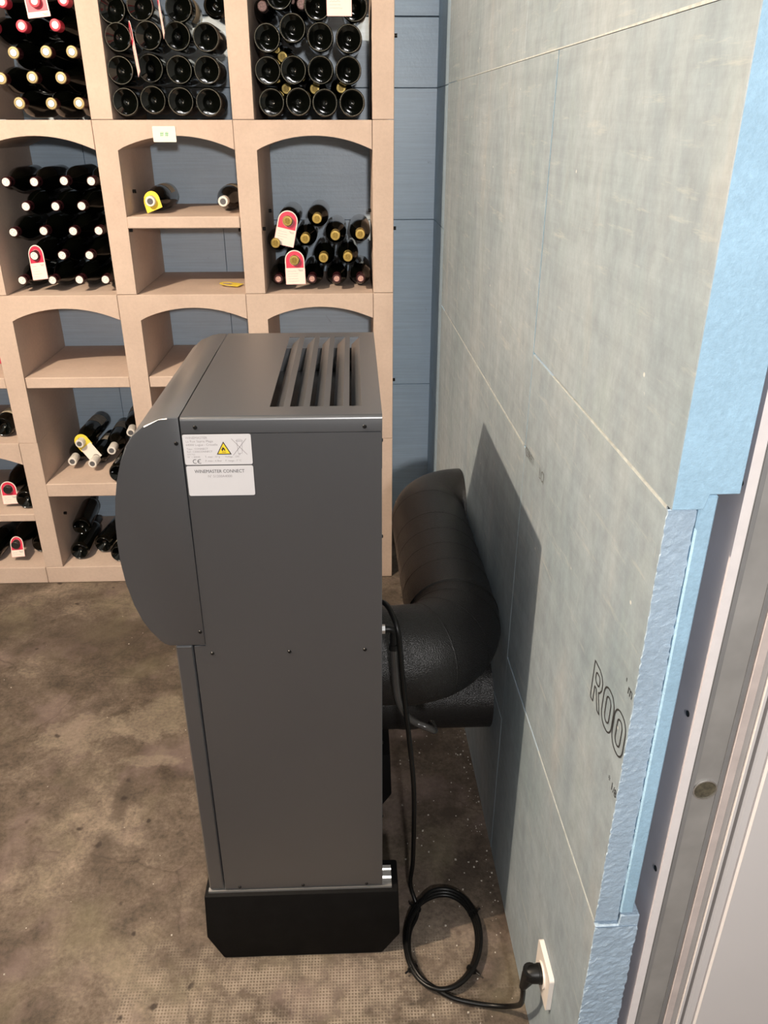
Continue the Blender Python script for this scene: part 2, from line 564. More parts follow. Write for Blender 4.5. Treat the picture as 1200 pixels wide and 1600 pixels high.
def tube(bm, path, rad, n=12, caps=True, mi=0):
    path = [Vector(p) for p in path]
    m = len(path)
    T = [(path[min(i + 1, m - 1)] - path[max(i - 1, 0)]).normalized() for i in range(m)]
    u = T[0].orthogonal().normalized()
    rings = []
    for i in range(m):
        u = (u - T[i] * u.dot(T[i])).normalized()
        w = T[i].cross(u)
        r = rad[i] if isinstance(rad, (list, tuple)) else rad
        rings.append([bm.verts.new(path[i] + (u * math.cos(2 * PI * k / n) + w * math.sin(2 * PI * k / n)) * r) for k in range(n)])
    for a, b in zip(rings, rings[1:]):
        for k in range(n):
            f = bm.faces.new((a[k], a[(k + 1) % n], b[(k + 1) % n], b[k]))
            f.material_index = mi
    if caps:
        bm.faces.new(rings[0][::-1]).material_index = mi
        bm.faces.new(rings[-1]).material_index = mi

def ribbon(bm, pts, width, frame, closed=False, w=0.0):
    """flat stroke of given width along 2D points"""
    P = [Vector(p) for p in pts]
    m = len(P)
    L, R = [], []
    for i in range(m):
        if closed:
            a, b = P[(i - 1) % m], P[(i + 1) % m]
        else:
            a, b = P[max(i - 1, 0)], P[min(i + 1, m - 1)]
        t = (b - a).normalized()
        nrm = Vector((-t.y, t.x))
        L.append(bm.verts.new(frame(*(P[i] + nrm * width / 2), w)))
        R.append(bm.verts.new(frame(*(P[i] - nrm * width / 2), w)))
    for i in range(m if closed else m - 1):
        j = (i + 1) % m
        bm.faces.new((L[i], R[i], R[j], L[j]))

def text_mesh(name, s, size, mat, parent, matrix, align='LEFT', xs=1.0):
    cu = bpy.data.curves.new(name, 'FONT')
    cu.body = s
    cu.size = size
    cu.align_x = align
    cu.resolution_u = 2
    t = bpy.data.objects.new('tmp', cu)
    COL.objects.link(t)
    dg = bpy.context.evaluated_depsgraph_get()
    me = bpy.data.meshes.new_from_object(t.evaluated_get(dg))
    bpy.data.objects.remove(t)
    bpy.data.curves.remove(cu)
    me.name = name
    me.transform(Matrix.Diagonal((xs, 1, 1, 1)))
    me.transform(matrix)
    me.materials.clear()
    return link(name, me, mat, parent)

# ------------------------------------------------------------------ the setting
YB = 3.30       # back wall
YR = 2.834      # rack front
FRONT = -2.2
bx('floor', (-2.7, FRONT, -0.12), (2.2, YB + 0.2, 0.0), 'floor')['kind'] = 'structure'
bx('ceiling', (-2.7, FRONT, 3.05), (2.2, YB + 0.2, 3.15), 'wallp')['kind'] = 'structure'
bx('wall_left', (-2.8, FRONT, 0), (-2.7, YB + 0.2, 3.05), 'wallp')['kind'] = 'structure'

# back wall of blue insulation boards
wb = bx('wall_back', (-2.7, YB + 0.04, 0), (0.60, YB + 0.2, 3.05), 'wallp')
wb['kind'] = 'structure'
zs = [0.0, 0.68, 1.348, 1.805, 2.03, 2.7, 3.05]
cols_even = [-2.7, -1.756, -1.006, 0.32]
cols_odd = [-2.7, -1.9, -0.508, 0.32]
for r in range(len(zs) - 1):
    cs = cols_odd if r in (0, 1) else cols_even
    if r == 0:
        cs = [-2.7, -1.756, -1.006, -0.508, 0.32]
    for a, b in zip(cs, cs[1:]):
        gap = 0.0035 if r == 3 else 0.0012
        bx('foam_board', (a + 0.001, YB, zs[r] + 0.001), (b - 0.001, YB + 0.05, zs[r + 1] - gap), 'back', wb, 0.0012)

# right wall: local frame, x = depth behind the face, y = along the wall away from the camera, z = up
WROT = math.radians(1.26)
wr = empty('wall_right', (0.333, 1.4, 0), (0, 0, WROT))
wr['kind'] = 'structure'

def board(poly, u0, u1, rough=False, parent=wr, face='face'):
    """foam board with cross-section poly (x,z) running along the wall"""
    bm = bmesh.new()
    prism(bm, poly, 1, u0, u1)
    bmesh.ops.recalc_face_normals(bm, faces=bm.faces)
    es = [e for e in bm.edges]
    bmesh.ops.bevel(bm, geom=es, offset=0.0009, segments=1, affect='EDGES', profile=0.5)
    bmesh.ops.recalc_face_normals(bm, faces=bm.faces)
    for f in bm.faces:
        f.material_index = 0 if (f.normal.x < -0.3 and f.calc_center_median().x < 0.01) else (2 if rough else 1)
    return obj('foam_board', bm, [face, 'edge', 'edge2'], parent)

def lap(z0, z1, t, top=True, bot=True):
    """ship-lapped board section, the front half overlapping downwards"""
    h = 0.037
    p = [(0, z0), (h, z0)]
    if bot:
        p += [(h + 0.004, z0 + 0.018)]
    p += [(t, z0 + (0.018 if bot else 0)), (t, z1 + (0.016 if top else 0))]
    if top:
        p += [(h + 0.003, z1 + 0.016), (h + 0.0005, z1)]
    p += [(0, z1)]
    return p
NE = -0.620
board(lap(1.312, 1.800, 0.075, False, True), NE - 0.004, 0.044)
board([(0, 1.8012), (0.075, 1.8012), (0.075, 2.70), (0, 2.70)], NE - 0.004, 0.30)
# lower near board: rough-cut front half and smooth rear half
bmp = bmesh.new()
prism(bmp, [(0, 0.617), (0.0345, 0.617), (0.0345, 1.308), (0, 1.308)], 1, NE + 0.006, 0.046)
bmesh.ops.recalc_face_normals(bmp, faces=bmp.faces)
bmesh.ops.bevel(bmp, geom=list(bmp.edges), offset=0.001, segments=1, affect='EDGES', profile=0.5)
bmesh.ops.recalc_face_normals(bmp, faces=bmp.faces)
for f in bmp.faces:
    f.material_index = 0 if f.normal.x < -0.3 else 2
lowb = obj('foam_board', bmp, ['face', 'edge', 'edge2'], wr)
bx('rebate', (0.035, NE + 0.002, 0.637), (0.055, 0.046, 1.326), 'edge', lowb, 0.002)
def rough_end(x0, x1, z0, z1, u, name, mat, parent, amp=0.0026, seed=1):
    rn = random.Random(seed)
    nz, nx = int((z1 - z0) / 0.006), max(4, int((x1 - x0) / 0.006))
    bm_ = bmesh.new()
    g_ = []
    for i in range(nz + 1):
        row = []
        for k in range(nx + 1):
            jx = rn.uniform(-0.0012, 0.0012) if k in (0, nx) else rn.uniform(-0.002, 0.002)
            row.append(bm_.verts.new((x0 + (x1 - x0) * k / nx + jx, u - rn.uniform(0, amp), z0 + (z1 - z0) * i / nz + (rn.uniform(-0.002, 0.002) if 0 < i < nz else 0))))
        g_.append(row)
    bk = [[bm_.verts.new((x0 + (x1 - x0) * k / nx, u + 0.003, z0 + (z1 - z0) * i / nz)) for k in (0, nx)] for i in range(nz + 1)]
    for i in range(nz):
        for k in range(nx):
            bm_.faces.new((g_[i][k], g_[i][k + 1], g_[i + 1][k + 1], g_[i + 1][k]))
        bm_.faces.new((g_[i][0], g_[i + 1][0], bk[i + 1][0], bk[i][0]))
        bm_.faces.new((g_[i][nx], g_[i + 1][nx], bk[i + 1][1], bk[i][1]))
    return obj(name, bm_, mat, parent)
rough_end(0.0004, 0.0341, 0.619, 1.3065, NE + 0.0055, 'cut_edge', 'edge2', lowb, amp=0.0008, seed=4)
lowest = board([(0, 0.0), (0.066, 0.0), (0.066, 0.632), (0.037, 0.632), (0.036, 0.611), (0, 0.611)], NE + 0.002, 0.05, rough=True)
rough_end(0.0004, 0.0655, 0.002, 0.609, NE + 0.0015, 'cut_edge', 'edge2', lowest, amp=0.0017, seed=9)
# far boards
FE = 1.385
board([(0, 1.123), (0.06, 1.123), (0.06, 1.8), (0, 1.8)], 0.051, FE)
board([(0, 1.8012), (0.06, 1.8012), (0.06, 2.70), (0, 2.70)], 0.303, FE)
board([(0, 0.432), (0.06, 0.432), (0.06, 1.119), (0, 1.119)], 0.0495, FE)
board([(0, 0.0), (0.06, 0.0), (0.06, 0.429), (0, 0.429)], 0.054, FE)
# narrow blue strips in the far corner
for a, b in ((0, 0.68), (0.681, 1.348), (1.349, 1.805), (1.806, 2.7)):
    bx('foam_strip', (0.026, FE + 0.002, a), (0.07, 1.93, b - 0.001), 'strip', wr, 0.0012)
# plasterboard behind the foam, and the cut end of the partition
PE = -0.622
pb = bmesh.new()
box(pb, (0.081, PE, 0), (0.0935, 1.95, 2.7))
bmesh.ops.recalc_face_normals(pb, faces=pb.faces)
for f in pb.faces:
    f.material_index = 1 if abs(f.normal.x) > 0.9 else 0
obj('plasterboard', pb, ['gyps', 'gypp'], wr)
st = bmesh.new()
prism(st, [(0.0938, PE + 0.045), (0.0938, PE + 0.002), (0.1418, PE + 0.002), (0.1418, PE + 0.045), (0.141, PE + 0.045), (0.141, PE + 0.003), (0.0946, PE + 0.003), (0.0946, PE + 0.045)], 2, 0, 2.7)
stud = obj('steel_stud', st, 'zinc', wr)
for x in (0.0985, 0.1375):
    bx('stud_ridge', (x - 0.003, PE + 0.0002, 0), (x + 0.003, PE + 0.0021, 2.7), 'zinc2', stud, 0.0006)
hb = bmesh.new()
lathe(hb, [(0.0, 0.0), (0.0155, 0.0)], 32)
obj('service_hole', hb, 'hole', stud, loc=(0.118, PE + 0.0016, 0.885), rot=(PI / 2, 0, 0))
hb = bmesh.new()
lathe(hb, [(0.0152, 0.0), (0.0152, 0.002), (0.0168, 0.002), (0.0168, 0.0)], 32)
obj('hole_rim', hb, 'alu', stud, loc=(0.118, PE + 0.0016, 0.885), rot=(PI / 2, 0, 0))
bx('plasterboard', (0.142, PE - 0.001, 0), (0.1545, PE + 0.3, 2.7), 'gypk', wr, 0.001)
bx('profile_strip', (0.1548, PE + 0.001, 0), (0.1625, PE + 0.3, 2.7), 'trimg', wr)
for i, (u, z) in enumerate(((-0.611, 1.338), (-0.604, 1.004), (-0.607, 0.718))):
    b_ = bmesh.new()
    cyl(b_, (0.081, u, z), (-1, 0, 0), 0.0042, 0.0012, 12)
    obj('drywall_screw', b_, 'screw', wr)
# white door frame and leaf to the right of the partition
d1 = empty('door_1', (0.333, 1.4, 0), (0, 0, WROT))
d1['kind'] = 'structure'
bx('seal_strip', (0.1628, PE - 0.004, 0), (0.168, PE + 0.3, 2.7), 'door', d1, 0.0008)
bx('door_gap', (0.168, PE + 0.012, 0), (0.175, PE + 0.3, 2.7), 'inner', d1)
bx('door_rebate', (0.1745, PE - 0.004, 0), (0.190, PE + 0.3, 2.7), 'door', d1, 0.003)
bx('door_leaf', (0.190, PE - 0.007, 0), (0.90, PE + 0.05, 2.7), 'door', d1, 0.003)

# pale filler along the joints
def filler(pts, name='joint_filler'):
    bm_ = bmesh.new()
    prism(bm_, pts, 0, -0.0006, 0.002)
    obj(name, bm_, 'filler', wr)
filler([(-0.624, 1.8002), (0.3, 1.8004), (1.2, 1.8002), (1.2, 1.8016), (0.3, 1.8028), (-0.1, 1.8022), (-0.624, 1.8040)])
filler([(-0.612, 1.3085), (-0.45, 1.3085), (-0.1, 1.3088), (-0.1, 1.3100), (-0.3, 1.3105), (-0.45, 1.3120), (-0.55, 1.3118), (-0.612, 1.3118)])
filler([(-0.612, 0.6125), (-0.40, 0.6125), (-0.25, 0.6130), (-0.25, 0.6145), (-0.40, 0.6155), (-0.612, 0.6165)])
filler([(0.06, 1.1185), (1.3, 1.1200), (1.3, 1.1212), (0.7, 1.1225), (0.06, 1.1222)])
# printing on the boards
def WF(u, v, w):      # u runs towards the camera, v is up
    return (-0.0006 - w, -u, v)
def rr_loop(x0, y0, x1, y1, r, n=6):
    out = []
    for cx, cy, a0 in ((x1 - r, y1 - r, 0), (x0 + r, y1 - r, 90), (x0 + r, y0 + r, 180), (x1 - r, y0 + r, 270)):
        for k in range(n + 1):
            a = math.radians(a0 + 90 * k / n)
            out.append((cx + r * math.cos(a), cy + r * math.sin(a)))
    return out
pr_ = bmesh.new()
z0, z1 = 0.928, 0.993
sw = 0.0028
# letter R (outline), u = 1.4 - Y
x = 0.470
R_out = [(x, z0), (x, z1), (x + 0.024, z1), (x + 0.034, z1 - 0.004), (x + 0.040, z1 - 0.012), (x + 0.040, z1 - 0.024), (x + 0.034, z1 - 0.033),
         (x + 0.029, z1 - 0.036), (x + 0.043, z0), (x + 0.032, z0), (x + 0.019, z1 - 0.037), (x + 0.012, z1 - 0.037), (x + 0.012, z0)]
def dens(pts, n=4):
    out = []
    for i in range(len(pts)):
        a, b = Vector(pts[i]), Vector(pts[(i + 1) % len(pts)])
        for k in range(n):
            out.append(tuple(a.lerp(b, k / n)))
    return out
ribbon(pr_, dens(R_out, 6), sw, WF, True)
R_in = rr_loop(x + 0.011, z1 - 0.028, x + 0.029, z1 - 0.011, 0.006, 4)
ribbon(pr_, R_in, sw, WF, True)
for x in (0.519, 0.566):
    ribbon(pr_, rr_loop(x, z0, x + 0.043, z1, 0.019, 8), sw, WF, True)
    ribbon(pr_, rr_loop(x + 0.0125, z0 + 0.012, x + 0.0305, z1 - 0.012, 0.0088, 6), sw, WF, True)
obj('printed_lettering', pr_, 'ink', wr, recalc=False)
MW = Matrix(((0, 0, -1, -0.0006), (-1, 0, 0, 0), (0, 1, 0, 0), (0, 0, 0, 1)))
def wall_text(s, u, z, size, xs=1.0, mat='ink'):
    text_mesh('printed_text', s, size, mat, wr, Matrix.Translation((0, -u, z)) @ MW, xs=xs)
wall_text('* 1/8', 0.579, 0.866, 0.019, 0.9)
wall_text("' m", 0.583, 1.034, 0.024, 0.9)
wall_text('V259R/FT7', -0.044, 1.110, 0.026, 0.62, 'inkm')
wall_text('LCI', 0.073, 1.110, 0.030, 0.8, 'inkm')

# ------------------------------------------------------------------ the conditioner
mach = empty('wine_cellar_conditioner', (-0.13, 1.455, 0))
tag(mach, 'tall slate grey wine cellar air conditioner with bulging front cover, on black rubber feet', 'air conditioner')
mach.location = (0, 0, 0)
Y0, Y1, XR = 1.185, 1.727, 0.0405
ZT = 1.284
bm = bmesh.new()
box(bm, (-0.298, Y0 + 0.004, 0.214), (XR, Y1, 1.19), 0.002)
body = obj('body', bm, 'paint', mach)
bm = bmesh.new()
prism(bm, [(-0.2985, 0.2115), (XR - 0.0005, 0.2115), (XR - 0.0005, 1.2560), (-0.2765, 1.2560), (-0.2765, 0.8505), (-0.2985, 0.8505)], 1, Y0, Y0 + 0.0038)
bmesh.ops.bevel(bm, geom=list(bm.edges), offset=0.0009, segments=1, affect='EDGES')
obj('side_panel', bm, 'paint', mach)
bm = bmesh.new()
prism(bm, [(-0.2985, 0.2115), (XR, 0.2115), (XR, 1.25), (-0.2765, 1.25), (-0.2765, 0.86), (-0.2985, 0.86)], 1, Y1, Y1 + 0.002)
obj('side_panel', bm, 'paint', mach)
bm = bmesh.new()
box(bm, (-0.332, Y0 + 0.0005, 0.2115), (-0.3005, Y1, 0.851), 0.003)
obj('lower_front_panel', bm, 'paint', mach)
# top cap with five slots
slots = [(-0.1395, -0.1175), (-0.1070, -0.0850), (-0.0750, -0.0530), (-0.0430, -0.0210), (-0.0110, 0.0090)]
loops = [[(-0.2755, Y0 + 0.006), (XR + 0.0005, Y0 + 0.006), (XR + 0.0005, Y1), (-0.2755, Y1)]]
for a, b in slots:
    loops.append([(a, 1.231), (b, 1.231), (b, 1.690), (a, 1.690)])
bm = sheet(loops, 0.0014, lambda u, v, w: (u, v, ZT - 0.0014 + w))
prof = []
for k in range(5):
    a = math.radians(90 + 22.5 * k)
    prof.append((Y0 + 0.006 + 0.0065 * math.cos(a), ZT - 0.0065 + 0.0065 * math.sin(a)))
prof += [(Y0 - 0.0005, 1.2572), (Y0 + 0.0012, 1.2572)]
for k in range(5):
    a = math.radians(180 - 22.5 * k)
    prof.append((Y0 + 0.006 + 0.0048 * math.cos(a), ZT - 0.0065 + 0.0048 * math.sin(a)))
prism(bm, prof, 0, -0.2755, XR + 0.0005)
box(bm, (XR - 0.001, Y0 + 0.006, 1.19), (XR + 0.0005, Y1, ZT - 0.0005))
top = obj('top_cap', bm, 'paint', mach, smooth=30.0)
bm = bmesh.new()
box(bm, (-0.27, Y0 + 0.006, 1.19), (XR - 0.002, Y1 - 0.004, 1.2))
obj('inner_tray', bm, 'inner', mach)
for a, b in slots:
    bm = bmesh.new()
    prism(bm, [(b + 0.0005, ZT - 0.0004), (b + 0.0005, ZT - 0.002), (b - 0.0155, ZT - 0.018), (b - 0.0166, ZT - 0.017)], 1, 1.2315, 1.6895)
    obj('louvre', bm, 'paint', top)
# front cover
CV = [(-0.2775, 1.284), (-0.295, 1.284), (-0.308, 1.281), (-0.333, 1.271), (-0.353, 1.2545), (-0.366, 1.236), (-0.377, 1.210), (-0.387, 1.179), (-0.3945, 1.145),
      (-0.4005, 1.105), (-0.4030, 1.065), (-0.4030, 1.025), (-0.4000, 0.985), (-0.3920, 0.941), (-0.3815, 0.908), (-0.370, 0.885), (-0.358, 0.866), (-0.350, 0.858), (-0.341, 0.8535), (-0.2775, 0.8535)]
bm = bmesh.new()
prism(bm, CV, 1, Y0 - 0.0015, Y1 + 0.001)
capf = [f for f in bm.faces if len(f.verts) > 8]
es = set(e for f in capf for e in f.edges)
bmesh.ops.bevel(bm, geom=list(es), offset=0.0025, segments=2, affect='EDGES', profile=0.6)
obj('front_cover', bm, 'paint', mach, smooth=25.0)
# screws
def screw(x, z, y=Y0 - 0.0003):
    b_ = bmesh.new()
    cyl(b_, (x, y, z), (0, -1, 0), 0.0036, 0.0016, 14, 0.0026)
    cyl(b_, (x, y - 0.0016, z), (0, -1, 0), 0.0012, 0.0003, 6)
    obj('screw', b_, 'screw', mach, smooth=30.0)
for x, z in ((-0.253, 1.267), (0.013, 1.265), (-0.267, 0.834), (-0.128, 0.834), (0.009, 0.835), (-0.267, 0.2185), (-0.131, 0.2185), (0.006, 0.217)):
    screw(x, z)
for x, z in ((-0.285, 1.241), (-0.284, 0.882)):
    screw(x, z, Y0 - 0.0016)
for y, z in ((1.20, 1.236), (1.20, 1.06), (1.20, 0.60), (1.20, 0.40)):
    b_ = bmesh.new()
    cyl(b_, (XR, y, z), (1, 0, 0), 0.0034, 0.0022, 12, 0.0024)
    obj('screw', b_, 'screw', mach)
# stickers
def SF(u, v, w):
    return (u, Y0 - 0.0002 - w, v)
MS = Matrix(((1, 0, 0, 0), (0, 0, -1, Y0 - 0.0006), (0, 1, 0, 0), (0, 0, 0, 1)))
def sticker(name, x0, z0, x1, z1, label):
    o = obj(name, sheet([rr_loop(x0, z0, x1, z1, 0.003, 4)], 0.0003, SF), 'sticker', mach)
    o['label'] = label
    return o
s1 = sticker('rating_sticker', -0.2748, 1.2038, -0.1672, 1.2555, 'white rating sticker with flame triangle and crossed-out bin')
s2 = sticker('name_sticker', -0.2742, 1.1490, -0.1672, 1.2018, 'white product name sticker')
def stext(s, x, z, size, par, mat='inkg', xs=1.0, al='LEFT'):
    text_mesh('printed_text', s, size, mat, par, Matrix.Translation((x, 0, z)) @ MS, al, xs)
stext('WINEMASTER CONNECT', -0.2215, 1.1895, 0.0082, s2, 'ink', 0.86, 'CENTER')
stext('N° 51200A4000', -0.2215, 1.1815, 0.0062, s2, 'inkg', 0.95, 'CENTER')
for s, x, z, sz in (('WINEMASTER', -0.2705, 1.2480, 0.0056), ('La Rue Sayria Plage', -0.2705, 1.2422, 0.0056), ('64000 Logue - Croxelle', -0.2705, 1.2364, 0.0052),
                    ('Type : CONNECT', -0.2700, 1.2298, 0.0044), ('Ref : C50SCONNECT', -0.2700, 1.2250, 0.0044), ('S/N No', -0.2700, 1.2206, 0.0040), ('N° 1 20044', -0.2700, 1.2160, 0.0042),
                    ('T. max : 35°g', -0.2425, 1.2160, 0.0044), ('P. max : 4.3bar', -0.2425, 1.2090, 0.0044), ('Voltage : 230', -0.2105, 1.2160, 0.0042), ('F. range : 7 °C', -0.2105, 1.2090, 0.0044)):
    stext(s, x, z, sz, s1)
FR = lambda u, v, w: (u, Y0 - 0.0006 - w, v)
bm = sheet([[(-0.2232, 1.2212), (-0.1995, 1.2212), (-0.2113, 1.2432)]], 0.0001, FR)
obj('hazard_border', bm, 'ink', s1)
bm = sheet([[(-0.2207, 1.2227), (-0.2020, 1.2227), (-0.2113, 1.2402)]], 0.0001, lambda u, v, w: FR(u, v, w + 0.00015))
obj('hazard_triangle', bm, 'yellow', s1)
bm = bmesh.new()
fl = [(-0.2135, 1.2268), (-0.2150, 1.2290), (-0.2147, 1.2308), (-0.2138, 1.2318), (-0.2133, 1.2333), (-0.2122, 1.2346), (-0.2120, 1.2332), (-0.2103, 1.2322), (-0.2094, 1.2304), (-0.2090, 1.2285), (-0.2100, 1.2266),
      (-0.2104, 1.2282), (-0.2112, 1.2290), (-0.2116, 1.2303), (-0.2126, 1.2288), (-0.2128, 1.2272)]
bm = sheet([fl, [(-0.2148, 1.2246), (-0.2078, 1.2246), (-0.2078, 1.2253), (-0.2148, 1.2253)]], 0.0001, lambda u, v, w: FR(u, v, w + 0.0003))
obj('flame_pictogram', bm, 'ink', s1)
bm = bmesh.new()
ribbon(bm, [(-0.1982, 1.2478), (-0.1748, 1.2205)], 0.0009, FR)
ribbon(bm, [(-0.1748, 1.2478), (-0.1972, 1.2195)], 0.0009, FR)
ribbon(bm, dens([(-0.1900, 1.2436), (-0.1818, 1.2436), (-0.1828, 1.2228), (-0.1890, 1.2228)], 4), 0.0005, FR, True)
ribbon(bm, [(-0.1915, 1.2438), (-0.1900, 1.2456), (-0.1885, 1.2463), (-0.1835, 1.2463), (-0.1818, 1.2456), (-0.1805, 1.2438), (-0.1915, 1.2438)], 0.0006, FR)
ribbon(bm, rr_loop(-0.1885, 1.2203, -0.1860, 1.2228, 0.0012, 4), 0.0006, FR, True)
obj('bin_pictogram', bm, 'inkg', s1, recalc=False)
bm = bmesh.new()
def arc(cx, cy, r, a0, a1, n=12):
    return [(cx + r * math.cos(math.radians(a0 + (a1 - a0) * k / n)), cy + r * math.sin(math.radians(a0 + (a1 - a0) * k / n))) for k in range(n + 1)]
ribbon(bm, arc(-0.2585, 1.2097, 0.0034, 60, 300), 0.0009, FR)
ribbon(bm, arc(-0.2510, 1.2097, 0.0034, 60, 300), 0.0009, FR)
ribbon(bm, [(-0.2543, 1.2097), (-0.2512, 1.2097)], 0.0009, FR)
obj('conformity_mark', bm, 'ink', s1, recalc=False)

# rubber mounting feet with aluminium rails
def foot(y0, y1, label, detail=True):
    r = empty('rubber_foot', (-0.135, (y0 + y1) / 2, 0))
    tag(r, label, 'mounting foot', 'rubber feet under the conditioner')
    yc = (y0 + y1) / 2
    xo = -0.135
    bm = bmesh.new()
    prism(bm, [(-0.318 - xo, 0.0), (0.039 - xo, 0.0), (0.079 - xo, 0.062), (0.0745 - xo, 0.203), (-0.3435 - xo, 0.203), (-0.350 - xo, 0.072)], 1, y0 - yc, y1 - yc)
    bmesh.ops.bevel(bm, geom=list(bm.edges), offset=0.004, segments=2, affect='EDGES', profile=0.5)
    obj('block', bm, 'rubber', r, smooth=40.0)
    bm = bmesh.new()
    a, w = y0 - yc + 0.010, (y1 - y0) - 0.030
    p = [(a, 0.200), (a, 0.2085), (a + w * 0.18, 0.2085), (a + w * 0.24, 0.2055), (a + w * 0.40, 0.2055), (a + w * 0.46, 0.2095), (a + w * 0.60, 0.2095), (a + w * 0.66, 0.206), (a + w * 0.80, 0.206), (a + w * 0.84, 0.2085), (a + w, 0.2085), (a + w, 0.200)]
    prism(bm, p, 0, -0.335 - xo, (0.0605 if y0 < 1.4 else 0.02) - xo)
    obj('rail', bm, 'alu', r)
foot(1.174, 1.258, 'black rubber mounting foot under the near side of the grey machine')
foot(1.585, 1.70, 'black rubber mounting foot under the far side of the grey machine')

# ------------------------------------------------------------------ ducts
def duct_path(segs):
    return [Vector(p) for p in segs]
ZD, RD = 0.648, 0.108
xw = 0.218
pth = [(XR - 0.01, 1.42, ZD), (0.07, 1.42, ZD), (0.098, 1.42, ZD)]
Rb = 0.120
for k in range(1, 17):
    a = math.radians(-90 + 90 * k / 16)
    pth.append((0.098 + Rb * math.cos(a), 1.42 + Rb + Rb * math.sin(a), ZD))
ye = 2.07
for k in range(1, 9):
    y = 1.54 + (ye - 1.54) * k / 8
    pth.append((xw - 0.02 * (y - 1.54), y, ZD))
xs_ = pth[-1][0]
for k in range(1, 13):
    a = math.radians(180 - 90 * k / 12)
    pth.append((xs_ + 0.105 + 0.105 * math.cos(a), ye + 0.105 * math.sin(a), ZD))
bm = bmesh.new()
tube(bm, pth, RD, 40)
duct = obj('insulated_duct', bm, 'duct', None, smooth=50.0)
tag(duct, 'fat black insulated duct with a bend, running back along the grey wall', 'duct', 'insulated ducts')
def band(p, d, r, w, tilt=0.0, name='seam_ring', parent=duct, proud=0.0008):
    d = Vector(d).normalized()
    bm_ = bmesh.new()
    tube(bm_, [Vector(p) - d * w / 2, Vector(p) - d * w / 4, Vector(p) + d * w / 4, Vector(p) + d * w / 2], [r + 0.0002, r + proud, r + proud, r + 0.0002], 40, caps=False)
    return obj(name, bm_, 'duct', parent, smooth=40.0)
band((0.072, 1.42, ZD), (1, 0.08, 0), RD, 0.006)
band((0.103, 1.4205, ZD), (1, 0.12, 0), RD, 0.05, proud=0.0015)
for ang in (-62, -36, -12):
    a = math.radians(ang)
    band((0.098 + Rb * math.cos(a), 1.42 + Rb + Rb * math.sin(a), ZD), (-math.sin(a), math.cos(a), 0), RD, 0.005)
band((xw, 1.556, ZD), (0, 1, 0), RD, 0.010, proud=0.0022)
for y in (1.66, 1.74, 1.82, 1.91, 2.05):
    band((xw - 0.02 * (y - 1.54), y, ZD), (-0.02, 1, 0.05), RD, 0.003, proud=0.0007)
bm = bmesh.new()
YL, ZL, RL = 1.64, 0.375, 0.100
tube(bm, [(XR - 0.01, YL, ZL), (0.15, YL, ZL), (0.24, YL, ZL), (0.345, YL, ZL)], RL, 40)
duct2 = obj('insulated_duct', bm, 'duct', None, smooth=50.0)
tag(duct2, 'short straight black duct going into the grey wall below the bent duct', 'duct', 'insulated ducts')
band((0.12, YL, ZL), (1, 0, 0), RL, 0.05, name='joint_band', parent=duct2, proud=0.002)

# drain hose and its fitting, part of the machine
bm = bmesh.new()
cyl(bm, (XR, 1.26, 0.827), (1, 0, 0), 0.009, 0.008, 6)
obj('hose_nut', bm, 'alu', mach)
bm = bmesh.new()
tube(bm, smooth_path([(XR + 0.008, 1.26, 0.827), (0.058, 1.26, 0.827), (0.0645, 1.26, 0.822), (0.065, 1.26, 0.81), (0.065, 1.26, 0.784)], 5), 0.0072, 14)
tube(bm, [(0.065, 1.26, 0.792), (0.065, 1.26, 0.780)], 0.0092, 14)
obj('hose_elbow', bm, 'black', mach, smooth=40.0)
bm = bmesh.new()
tube(bm, smooth_path([(0.065, 1.26, 0.786), (0.068, 1.26, 0.725), (0.075, 1.262, 0.657), (0.091, 1.265, 0.612), (0.113, 1.268, 0.588), (0.136, 1.262, 0.580), (0.152, 1.275, 0.560), (0.150, 1.32, 0.540)], 8), 0.0075, 14)
obj('drain_hose', bm, 'hose', mach, smooth=60.0)

# ------------------------------------------------------------------ power cable, socket
soc = empty('wall_socket', (0.333, 1.4, 0), (0, 0, WROT))
tag(soc, 'white square wall socket low on the grey wall', 'socket')
bm = sheet([rr_loop(0.412, 0.208, 0.498, 0.298, 0.007, 5)], 0.009, lambda u, v, w: (-0.0005 - w, -u, v))
bmesh.ops.recalc_face_normals(bm, faces=bm.faces)
obj('face_plate', bm, 'socket', soc)
bm = bmesh.new()
cyl(bm, (-0.0095, -0.455, 0.253), (-1, 0, 0), 0.024, 0.003, 28)
obj('socket_well', bm, 'socket', soc, smooth=40.0)

cab = empty('power_cable', (0.18, 1.2, 0))
tag(cab, 'black power cable with a tied coil on the floor, plugged into the wall', 'cable')
def CP(p):
    return Vector(p) - Vector((0.18, 1.2, 0))
drop = [(0.038, 1.33, 0.845), (0.050, 1.295, 0.862), (0.061, 1.265, 0.860), (0.072, 1.235, 0.837), (0.079, 1.230, 0.759), (0.086, 1.232, 0.681), (0.098, 1.240, 0.561), (0.109, 1.260, 0.436), (0.114, 1.28, 0.321), (0.116, 1.305, 0.14), (0.112, 1.31, 0.05)]
coil = []
cx, cy, ax_, ay_ = 0.180, 1.197, 0.083, 0.122
for t in range(3):
    for k in range(12):
        a = math.radians(140 + 30 * k)
        j = 0.004 * (t - 1)
        coil.append((cx + (ax_ + j) * math.cos(a) + 0.012 * math.sin(a), cy + (ay_ + j) * math.sin(a), 0.0075 + 0.0055 * t + 0.003 * math.sin(a * 1.5)))
out_ = [(0.150, 1.078, 0.016), (0.185, 1.058, 0.012), (0.230, 1.046, 0.010), (0.275, 1.035, 0.015), (0.304, 1.018, 0.040), (0.312, 0.985, 0.10), (0.3055, 0.957, 0.175), (0.3015, 0.951, 0.212)]
